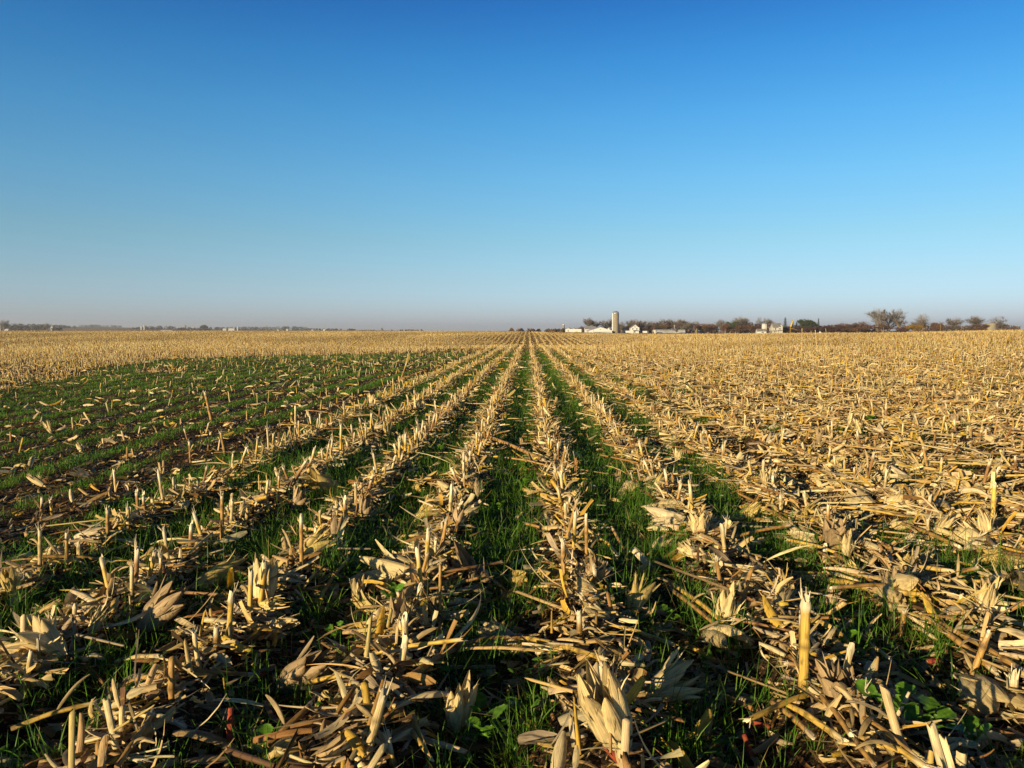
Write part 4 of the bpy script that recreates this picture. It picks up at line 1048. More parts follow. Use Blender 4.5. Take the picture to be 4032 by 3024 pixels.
sp = []
for v in range(9):
    rr = np.random.RandomState(500 + v); tone = [1, 0, 0, 3, 1, 0, 2, 1, 0][v]
    L = rr.uniform(.22, .6)
    P = stalk_parts(L, rr.uniform(.0085, .012), rr, tone=tone, brk=.5, fray=v % 2 == 0, sheath=v % 3 == 0, pts=[(0, 0, 0), (L * .5, rr.normal(0, .02), .012), (L, rr.normal(0, .03), 0)])
    sp.append((tone, L, {k: A.mesh("piece_" + k.strip("#"), PART_MAT[k.strip('#')]) for k, A in P.items()}))
pts, r = spots(210, lambda a, b: residue(a, b) * np.where(a > 1.2, 1, .45), 2.7, 15., 43)
for x, y in pts:
    tone, L, ms = sp[r.randint(9)]
    o = empty("broken_stalk", (x, y, float(ground(x, y)) + r.uniform(.012, .06)))
    yaw = R(-35) + r.normal(0, .5) + (math.pi if r.rand() < .5 else 0) if (x > 1.4 and r.rand() < .6) else r.uniform(0, 6.283)
    o.rotation_euler = (0, -abs(r.normal(0.02, .13)), yaw); s = r.uniform(.7, 1.15); o.scale = (s, 1, 1)
    for k, m in ms.items(): link(k.strip("#"), m, o)
    rw = place_words(x, y); ln = L * s
    to = ["sideways", "right", "ahead", "left"][int(((yaw + .393) % 3.1416) / .7854) % 4]
    tag(o, f"{'long' if ln > .42 else 'short' if ln < .28 else 'medium'} {TN[tone]} piece pointing {to}, {rw}, {dist_words(y)}", "broken stalk", "stalk pieces by the " + rw)

# ---------------------------------------------------------------- farm buildings
def quad_box(A, x0, x1, y0, y1, z0, z1):
    V = [(x0, y0, z0), (x1, y0, z0), (x1, y1, z0), (x0, y1, z0), (x0, y0, z1), (x1, y0, z1), (x1, y1, z1), (x0, y1, z1)]
    return A.add(V, [(0, 3, 2, 1), (4, 5, 6, 7), (0, 1, 5, 4), (1, 2, 6, 5), (2, 3, 7, 6), (3, 0, 4, 7)])
def boxes(name, mat, parent, *bs):
    A = Acc()
    for b in bs: quad_box(A, *b)
    return link(name, A.mesh(name, mat, False), parent)
def thing(name, label, cat, px, dist, group=None, yaw=0.):
    o = empty(name, far(px, dist), (0, 0, yaw)); return tag(o, label, cat, group)
def gable(parent, w, d, eave, ridge, wall, roof, axis='y', ov=.35, x0=None, y0=0., z0=0.):
    """walls with gables and two roof slabs; axis = direction of the ridge; front at y0"""
    x0 = -w / 2 if x0 is None else x0; x1, y1 = x0 + w, y0 + d; xm, ym = (x0 + x1) / 2, (y0 + y1) / 2
    A = Acc(); B = Acc(); th = .18
    if axis == 'y':
        f = [(x0, z0), (x1, z0), (x1, eave), (xm, ridge), (x0, eave)]
        V = [(a, y0, b) for a, b in f] + [(a, y1, b) for a, b in f]
        A.add(V, [(0, 1, 2, 4), (6, 5, 9, 7), (1, 6, 7, 2), (5, 0, 4, 9)], T=[(4, 2, 3), (7, 9, 8)])
        s = (ridge - eave) / (w / 2)
        for sg in (-1, 1):
            e = xm + sg * (w / 2 + ov); ez = eave - s * ov
            V = [(xm, y0 - ov, ridge + .02), (e, y0 - ov, ez + .02), (e, y1 + ov, ez + .02), (xm, y1 + ov, ridge + .02)]
            V += [(a, b, c + th) for a, b, c in V]
            B.add(V, [(0, 1, 2, 3), (7, 6, 5, 4), (0, 4, 5, 1), (1, 5, 6, 2), (2, 6, 7, 3), (3, 7, 4, 0)])
    else:
        f = [(y0, z0), (y1, z0), (y1, eave), (ym, ridge), (y0, eave)]
        V = [(x0, a, b) for a, b in f] + [(x1, a, b) for a, b in f]
        A.add(V, [(1, 0, 4, 2), (5, 6, 7, 9), (6, 1, 2, 7), (0, 5, 9, 4)], T=[(2, 4, 3), (9, 7, 8)])
        s = (ridge - eave) / (d / 2)
        for sg in (-1, 1):
            e = ym + sg * (d / 2 + ov); ez = eave - s * ov
            V = [(x0 - ov, ym, ridge + .02), (x0 - ov, e, ez + .02), (x1 + ov, e, ez + .02), (x1 + ov, ym, ridge + .02)]
            V += [(a, b, c + th) for a, b, c in V]
            B.add(V, [(0, 1, 2, 3), (7, 6, 5, 4), (0, 4, 5, 1), (1, 5, 6, 2), (2, 6, 7, 3), (3, 7, 4, 0)])
    link("wall", A.mesh("wall", wall, False), parent)
    link("roof", B.mesh("roof", roof, False), parent)
def lathe(name, mat, parent, prof, k=28, cx=0., cy=0., smooth=True):
    a = np.arange(k) * 2 * np.pi / k
    V = np.stack([np.stack([cx + r * np.cos(a), cy + r * np.sin(a), np.full(k, z)], -1) for r, z in prof])
    return link(name, Acc().add(V, grid_quads(len(prof), k, True)).mesh(name, mat, smooth), parent)
def dome(r, z, h, n=7):
    return [(max(.03, r * math.cos(t * math.pi / 2 / n)), z + h * math.sin(t * math.pi / 2 / n)) for t in range(n + 1)]
def windows(parent, *rects, y=-.02):
    for x, z, w, h in rects:
        f = boxes("window", M_WHITE, parent, (x - w / 2 - .12, x - w / 2, y - .04, y, z - .12, z + h + .12), (x + w / 2, x + w / 2 + .12, y - .04, y, z - .12, z + h + .12), (x - w / 2, x + w / 2, y - .04, y, z + h, z + h + .12), (x - w / 2, x + w / 2, y - .04, y, z - .12, z))
        boxes("pane", M_WINDOW, f, (x - w / 2, x + w / 2, y - .015, y - .003, z, z + h))

D0 = 600.
PXM = D0 / FPX                                              # metres per photo pixel at the farm
# the big stave silo
o = thing("silo", "tall tan concrete stave silo with silver dome beside the white barn", "silo", 2424, D0)
lathe("stave_wall", M_STAVE, o, [(2.4, 0), (2.4, 15.0)], 32)
lathe("dome", M_STEEL, o, [(2.53, 14.9), (2.53, 15.15)] + dome(2.47, 15.15, 1.75), 32)
for z in np.arange(1.2, 14.8, 1.5): lathe("hoop", M_STEEL, o, [(2.41, z - .03), (2.44, z - .03), (2.44, z + .03), (2.41, z + .03)], 32)
lathe("chute", M_WHITE, o, [(.50, 0), (.50, 14.9), (.30, 15.3), (.03, 15.35)], 12, -2.4, -.9)
boxes("unloading_door", M_WOOD, o, *[(-.35, .35, -2.51, -2.40, z, z + .55) for z in (13.9,)])

o = thing("farm_barn", "low white gabled barn with wide front door left of the tall silo", "barn", 2364, D0 - 6)
gable(o, 17.6, 24, 1.75, 4.35, M_WHITE, M_TINROOF, 'y')
boxes("sliding_door", M_WINDOW, o, (-4.5, 7.8, -.10, -.03, .5, .75), ); boxes("door_track", M_WOOD, o, (-4.8, 8.0, -.14, -.03, .80, .92))
boxes("vent", M_GREYROOF, o, (-.5, .5, -.06, -.005, 2.6, 3.0)); boxes("corner_post", M_WOOD, o, (-5.3, -5.1, -.12, -.03, 0, 2.3))
lathe("vent_pipe", M_STEEL, o, [(.08, 4.3), (.08, 6.2), (.02, 6.25)], 8, -.2, 3)
o = thing("farm_shed", "white shed with sloping tin roof behind the low white barn", "shed", 2326, D0 + 22)
gable(o, 8.5, 12, 2.9, 5.0, M_WHITE, M_TINROOF, 'x')
o = thing("farm_trailer", "long white flat-topped trailer standing at the left end of the farm", "trailer", 2258, D0 - 8)
boxes("body", M_WHITE, o, (-6, 6, 0, 3., .55, 2.75)); boxes("roof", M_WHITE, o, (-6.1, 6.1, -.1, 3.1, 2.754, 2.9)); boxes("skirt", M_DARK, o, (-5.6, 5.6, .3, 2.7, 0, .546))
boxes("yellow_hatch", M_YELLOW, o, (1.4, 3.2, -.12, -.01, .6, 1.4)); boxes("side_door", M_WOOD, o, (-4.4, -3.6, -.06, -.004, .6, 2.3))
for lb, px, dz, r_, h_b in (("left of two low grey grain bins behind the long white trailer", 2241, 60, 2.0, 3.3), ("right of two low grey grain bins behind the long white trailer", 2260, 64, 1.9, 3.2),
                        ("taller galvanised grain bin between the white barn and the silo", 2399, 14, 1.75, 3.3)):
    o = thing("grain_bin", lb, "grain bin", px, D0 + dz)
    lathe("bin_wall", M_STEEL, o, [(r_, 0), (r_, h_b)], 24); lathe("conical_roof", M_TINROOF, o, [(r_ + .15, h_b - .02), (r_ + .15, h_b + .05), (.25, h_b + 1.25), (.03, h_b + 1.3)], 24)
    boxes("bin_door", M_GREYROOF, o, (-.4, .4, -r_ - .06, -r_ + .12, .3, 2.0))
o = thing("farm_house", "white two-storey farmhouse with a front gable, right of the silo", "house", 2500, D0 + 4)
gable(o, 6.6, 9, 4.3, 6.6, M_WHITE, M_GREYROOF, 'y')
windows(o, (-1.6, 2.9, .8, 1.2), (1.4, 2.9, .8, 1.2), (0, 4.7, .9, .6), (.0, .8, .8, 1.2))
p = boxes("porch", M_CREAM, o, (-1.6, 1.8, -2.0, -.05, 0, .35), (-1.6, -1.4, -2.0, -1.8, .35, 2.3), (1.6, 1.8, -2.0, -1.8, .35, 2.3)); boxes("porch_roof", M_GREYROOF, p, (-1.8, 2.0, -2.2, -.06, 2.31, 2.5))
boxes("door", M_WOOD, o, (-1.3, -.5, -.07, -.004, .4, 2.3)); boxes("chimney", M_STAVE, o, (.9, 1.4, 4, 4.5, 5.6, 7.2))
o = thing("garden_shed", "narrow grey gabled shed between the silo and the white farmhouse", "shed", 2461, D0 + 10)
gable(o, 2.3, 3, 2.5, 3.7, M_TINROOF, M_GREYROOF, 'y'); boxes("door", M_WOOD, o, (-.5, .5, -.06, -.004, 0, 1.9))
def small_trailer(lb, px, dist, w, h):
    o = thing("box_trailer", lb, "trailer", px, dist)
    boxes("body", M_WHITE, o, (-w / 2, w / 2, 0, 2.2, .45, h)); boxes("tongue", M_DARK, o, (w / 2, w / 2 + .9, 1.0, 1.2, .5, .6))
    for x in (-w * .25, w * .2):
        wh = link("wheel", Acc().add(*tubes([(x, -.02, .32)], [(x, .22, .32)], .32, .32, (.02,) * 3, (.02,) * 3, k=8)).mesh("wheel", M_RUBBER, False), o)
small_trailer("white box trailer parked in front of the narrow grey shed", 2473, D0 - 10, 3.5, 2.0)
small_trailer("white camper trailer parked between the farmhouse and the long shed", 2540, D0 + 2, 3.2, 2.0)
o = thing("farm_wagon", "dark flat wagon parked right of the silo foot", "wagon", 2449, D0 - 4)
boxes("bed", M_DARK, o, (-1.6, 1.6, 0, 1.8, .9, 1.25), (-1.6, -1.45, .02, 1.78, 1.254, 2.1), (1.2, 1.6, .02, 1.78, 1.254, 1.8)); boxes("axle", M_DARK, o, (-1.3, -1.0, .5, 1.3, .4, .896), (1.0, 1.3, .5, 1.3, .4, .896))
for x in (-1.15, 1.15): link("wheel", Acc().add(*tubes([(x, .1, .42)], [(x, .35, .42)], .42, .42, (.02,) * 3, (.02,) * 3, k=8)).mesh("wheel", M_RUBBER, False), o)
# long shed with curved roof
o = thing("long_shed", "long low grey-roofed shed in front of the brown treeline", "shed", 2638, D0 + 16)
a = np.linspace(.12, math.pi - .12, 15); Lh = 12.1
arc = np.stack([4.2 - 4.3 * np.cos(a), 3.35 * np.sin(a) ** .8], -1)
V = np.stack([np.concatenate([np.full((15, 1), x), arc], 1) for x in (-Lh, Lh)])
link("curved_roof", Acc().add(V, grid_quads(2, 15)[:, ::-1]).mesh("curved_roof", M_TINROOF, True), o)
for s in (-1, 1):
    ring = np.concatenate([np.full((15, 1), s * (Lh - .05)), arc * .995], 1)
    link("end_wall", Acc().add(np.concatenate([ring, [[s * (Lh - .05), 4.2, 0]]]), None, None, None, [[i, i + 1, 15] if s > 0 else [i + 1, i, 15] for i in range(14)]).mesh("end_wall", M_WHITE, False), o)
boxes("white_door", M_WHITE, o, (-Lh - .3, -Lh + .9, -.35, -.12, 0, 2.7))
o = thing("parked_car", "dark car parked before the left end of the long shed", "car", 2598, D0 - 2)
prof = [(-2.2, .35), (2.2, .35), (2.2, .85), (1.5, .95), (.9, 1.5), (-1.2, 1.5), (-1.9, .95), (-2.2, .85)]
V = [(x, 0, z) for x, z in prof] + [(x, 1.7, z) for x, z in prof]
link("body", Acc().add(V, [(0, 1, 2, 7), (7, 2, 3, 6), (6, 3, 4, 5), (9, 8, 15, 10), (10, 15, 14, 11), (11, 14, 13, 12)] + [(i, i + 8, (i + 1) % 8 + 8, (i + 1) % 8) for i in range(8)]).mesh("car_body", M_DARK, False), o)
boxes("side_window", M_STEEL, o, (-1.1, .8, -.03, -.004, 1.0, 1.4))
for x in (-1.35, 1.35): link("wheel", Acc().add(*tubes([(x, -.05, .34)], [(x, .2, .34)], .34, .34, (.02,) * 3, (.02,) * 3, k=8)).mesh("wheel", M_RUBBER, False), o)
o = thing("utility_pole", "pale utility pole with crossarm rising before the trees behind the long shed", "utility pole", 2655, D0 + 24)
lathe("pole", M_STAVEW, o, [(.16, 0), (.12, 7.0), (.02, 7.05)], 8); boxes("crossarm", M_WOOD, o, (-.9, .9, -.06, .06, 6.1, 6.25))

# right-hand farm
o = thing("white_silo", "short white silo with rounded cap behind the white shed, right farm", "silo", 3009, D0 + 14)
lathe("stave_wall", M_STAVEW, o, [(1.95, 0), (1.95, 7.3)], 28); lathe("dome", M_STEEL, o, [(2.0, 7.25), (2.0, 7.4)] + dome(1.98, 7.4, 1.2), 28)
lathe("chute", M_WHITE, o, [(.35, 0), (.35, 7.3), (.03, 7.5)], 10, .9, -1.75); boxes("dark_seam", M_DARK, o, (.45, .6, -1.98, -1.86, 0, 7.2))
o = thing("white_shed", "small white shed with grey roof in front of the short white silo", "shed", 3000, D0 - 2)
gable(o, 6.6, 4.5, 2.0, 3.6, M_WHITE, M_GREYROOF, 'x'); windows(o, (.6, .8, 1.6, .6))
o = thing("cream_house", "cream farmhouse with steep cross gable left of the dark evergreens", "house", 3062, D0 + 4)
gable(o, 6.4, 8, 4.9, 8.0, M_CREAM, M_GREYROOF, 'x'); 
gable(o, 3.0, 2.0, 5.6, 7.3, M_CREAM, M_GREYROOF, 'y', x0=.3, y0=-1.6)
boxes("side_wing", M_CREAM, o, (-4.6, -3.3, .5, 6, 2.3, 4.6)); boxes("porch_roof", M_GREYROOF, o, (-4.9, 2.2, -3.2, -1.7, 2.6, 2.8)); boxes("porch_post", M_WHITE, o, (-4.7, -4.5, -3.1, -2.9, 0, 2.59), (-1.0, -.8, -3.1, -2.9, 0, 2.59))
windows(o, (1.3, 5.2, 1.2, .9), (1.2, 3.2, .9, 1.2), y=-1.62); windows(o, (-1.6, 3.1, .9, 1.3))
boxes("chimney", M_STAVE, o, (-1.2, -.6, 3.6, 4.2, 7.2, 8.8))
o = thing("silo_stump", "roofless brown stave block standing on the far right skyline", "silo", 3901, D0 + 20)
lathe("stave_wall", M_STAVE, o, [(3.7, 0), (3.7, 8.0), (3.45, 8.0), (3.45, .2)], 28, smooth=False)
for k in range(9): boxes("rim_block", M_STAVE, o, (-3.0 + k * .75, -2.6 + k * .75, -2.0, -1.5, 8.0, 8.0 + .25 + .2 * (k % 3)))
boxes("fill_band", M_YELLOW, o, (-2.9, 2.9, -2.2, -1.9, 7.0, 7.6))
o = thing("propane_tank", "small round white tank before the burgundy trees", "tank", 3229, D0 + 2)
lathe("tank_shell", M_WHITE, o, [(.03, .0)] + [(.85 * math.sin(t), .95 - .85 * math.cos(t)) for t in np.linspace(.2, 2.95, 9)], 16); boxes("stand", M_DARK, o, (-.4, .4, -.4, .4, -.3, .05))

# ---------------------------------------------------------------- trees
def bare_tree(seed, spread=.55, low=.22, twig=9, lev=4, wtw=.0042):
    """unit-height leafless tree: trunk with limbs, and a crown of fine twigs"""
    r = np.random.RandomState(seed); S0, S1, R0, R1 = [], [], [], []; tips = []
    def grow(p, d, L, rad, k):
        for _ in range(2):
            q = p + d * L * .5; S0.append(p); S1.append(q); R0.append(rad); R1.append(rad * .82); p = q; rad *= .82
            d = d + r.normal(0, .13, 3); d /= np.linalg.norm(d)
            if k >= 1: tips.append((p, d, L))
        if k == lev: tips.append((p, d, L)); return
        for i in range(r.randint(2, 5) if k else r.randint(5, 8)):
            a = r.rand() * 6.28; t = r.uniform(.35, .9) * (spread * 1.6 if k == 0 else 1)
            e = d + t * np.array([math.cos(a), math.sin(a), r.uniform(-.35, .35)]); e[2] = max(e[2], -.02 if k else .3); e /= np.linalg.norm(e)
            grow(p - d * L * (r.uniform(0, .7) if k else r.uniform(0, .85)) if k else p * r.uniform(.15, 1), e, L * r.uniform(.58, .85), rad * r.uniform(.5, .72), k + 1)
    grow(np.zeros(3), np.array([0, 0, 1.]), low, .020, 0)
    top = max(t[0][2] for t in tips) + .06
    f = 1 / top
    T = Acc().add(*tubes(np.array(S0) * f, np.array(S1) * f, np.array(R0) * f, np.array(R1) * f, (.16, .125, .10), (.19, .15, .12), k=4, rng=r))
    P = np.repeat(np.array([t[0] for t in tips]) * f, twig, 0); Dv = np.repeat(np.array([t[1] for t in tips]), twig, 0) + r.normal(0, .55, (len(tips) * twig, 3)); n = len(P)
    return T, P, np.arctan2(Dv[:, 1], Dv[:, 0]), np.arctan2(Dv[:, 2], np.hypot(Dv[:, 0], Dv[:, 1])), r, n
TREE = {}
def tree_kind(kind, v):
    key = (kind, v)
    if key in TREE: return TREE[key]
    r = np.random.RandomState(v + 40)
    if kind in ('bare', 'pale', 'russet', 'burgundy', 'golden'):
        spread = {'bare': .40, 'pale': .28, 'russet': .75, 'burgundy': .8, 'golden': .8}[kind] + .1 * (v % 3)
        tw = {'bare': 9, 'pale': 8, 'russet': 5, 'burgundy': 6, 'golden': 6}[kind]
        T, P, yw, pt, r, n = bare_tree(v * 13 + 5, spread, .10 if kind in ('russet', 'burgundy', 'golden') else .17, tw)
        base = {'bare': (.19, .155, .132), 'pale': (.235, .205, .175), 'russet': (.135, .075, .045), 'burgundy': (.088, .046, .040), 'golden': (.29, .17, .018)}[kind]
        c = np.array([base]) * r.uniform(.6, 1.35, (n, 1))
        A = Acc().add(*ribbons(P, yw, pt, r.uniform(.06, .15, n), r.uniform(.004, .009, n) * (.8 if kind == 'pale' else 1), c, curl=.3, prof='blade', segs=1, cols=2, rng=r))
        if kind in ('bare', 'pale'):                          # fine twigs rounding the crown out
            m = 1500; u = r.normal(0, 1, (m, 3)); u /= np.linalg.norm(u, axis=1)[:, None]; q = u * r.uniform(.35, 1, (m, 1)) ** .5
            lump = .82 + .3 * np.sin(u[:, :1] * 5 + v) * np.cos(u[:, 1:2] * 4 - v)
            q = q * lump; rx = .30 if kind == 'bare' else .24
            Pt = np.stack([q[:, 0] * rx, q[:, 1] * rx, .60 + q[:, 2] * .38], -1)
            A.add(*ribbons(Pt, np.arctan2(u[:, 1], u[:, 0]) + r.normal(0, .5, m), .55 + .6 * u[:, 2] + r.normal(0, .35, m), r.uniform(.05, .11, m), r.uniform(.003, .0065, m), np.array([base]) * r.uniform(.6, 1.35, (m, 1)), curl=.3, prof='blade', segs=1, cols=2, rng=r))
        if kind in ('russet', 'burgundy', 'golden'):
            m = 1500; bl = np.stack([r.normal(0, .20, 16), r.normal(0, .20, 16), r.uniform(.10, .80, 16)], -1); bl[:, :2] *= (1.15 - bl[:, 2:])
            Pb = bl[r.randint(0, 16, m)] + r.normal(0, .075, (m, 3)); Pb[:, 2] = np.abs(Pb[:, 2]) + .02
            A.add(*ribbons(Pb, r.rand(m) * 6.28, r.normal(0, .7, m), r.uniform(.02, .045, m), r.uniform(.010, .024, m), np.array([base]) * r.uniform(.5, 1.4, (m, 1)), roll=r.rand(m) * 3, prof='leaf', segs=2, cols=2, rng=r))
            m = n * (2 if kind != 'golden' else 4); i = r.randint(0, n, m)
            A.add(*ribbons(P[i] + r.normal(0, .035, (m, 3)), r.rand(m) * 6.28, r.normal(0, .7, m), r.uniform(.018, .036, m), r.uniform(.014, .026, m), np.array([base]) * r.uniform(.6, 1.5, (m, 1)), roll=r.rand(m) * 3, prof='leaf', segs=2, cols=2, rng=r))
    elif kind == 'conifer':
        H = np.array([0, 0, 1.]); T = Acc().add(*tubes([(0, 0, 0)], [(0, 0, .97)], .022, .004, (.10, .07, .05), (.1, .07, .05), k=6, rng=r))
        n = 3600; z = r.beta(1.1, 1.4, n) * .95 + .05; rad = (.20 * (1 - z) ** .8 + .025) * (.75 + .5 * np.sin(z * 40 + v) ** 2) * np.sqrt(r.rand(n)); a = r.rand(n) * 6.28
        A = Acc().add(*ribbons(np.stack([rad * np.cos(a), rad * np.sin(a), z], -1), a, r.normal(-.1, .4, n), r.uniform(.02, .055, n), r.uniform(.008, .018, n), np.array([[.030, .050, .024]]) * r.uniform(.6, 1.5, (n, 1)), prof='leaf', segs=2, cols=2, rng=r))
    else:                                                       # broad evergreen
        T, P, yw, pt, r, n = bare_tree(v * 13 + 5, .7, .2, 6)
        m = n * 3; i = r.randint(0, n, m)
        A = Acc().add(*ribbons(P[i] + r.normal(0, .045, (m, 3)), r.rand(m) * 6.28, r.normal(.2, .6, m), r.uniform(.03, .06, m), r.uniform(.014, .026, m), np.array([[.055, .068, .030]]) * r.uniform(.6, 1.5, (m, 1)), roll=r.rand(m) * 3, prof='leaf', segs=2, cols=2, rng=r))
    TREE[key] = (T.mesh("tree_trunk", M_BARK), A.mesh("tree_crown", M_TWIG))
    return TREE[key]
def tree(label, px, top, kind, v, dist=640., wide=1., group=None, name=None):
    b = far(px, dist); H = (up(px, top, b).z - b.z) * 1.06
    o = empty(name or {'bare': 'bare_tree', 'pale': 'bare_tree', 'conifer': 'conifer', 'evergreen': 'evergreen_tree'}.get(kind, 'leafy_tree'), b, (0, 0, rnd.uniform(0, 6.28)))
    wide *= .92 if kind in ('bare', 'pale') else 1.; o.scale = (H * wide, H * wide, H); t, c = tree_kind(kind, v)
    link("trunk", t, o); link("crown", c, o)
    return tag(o, label, "tree", group)
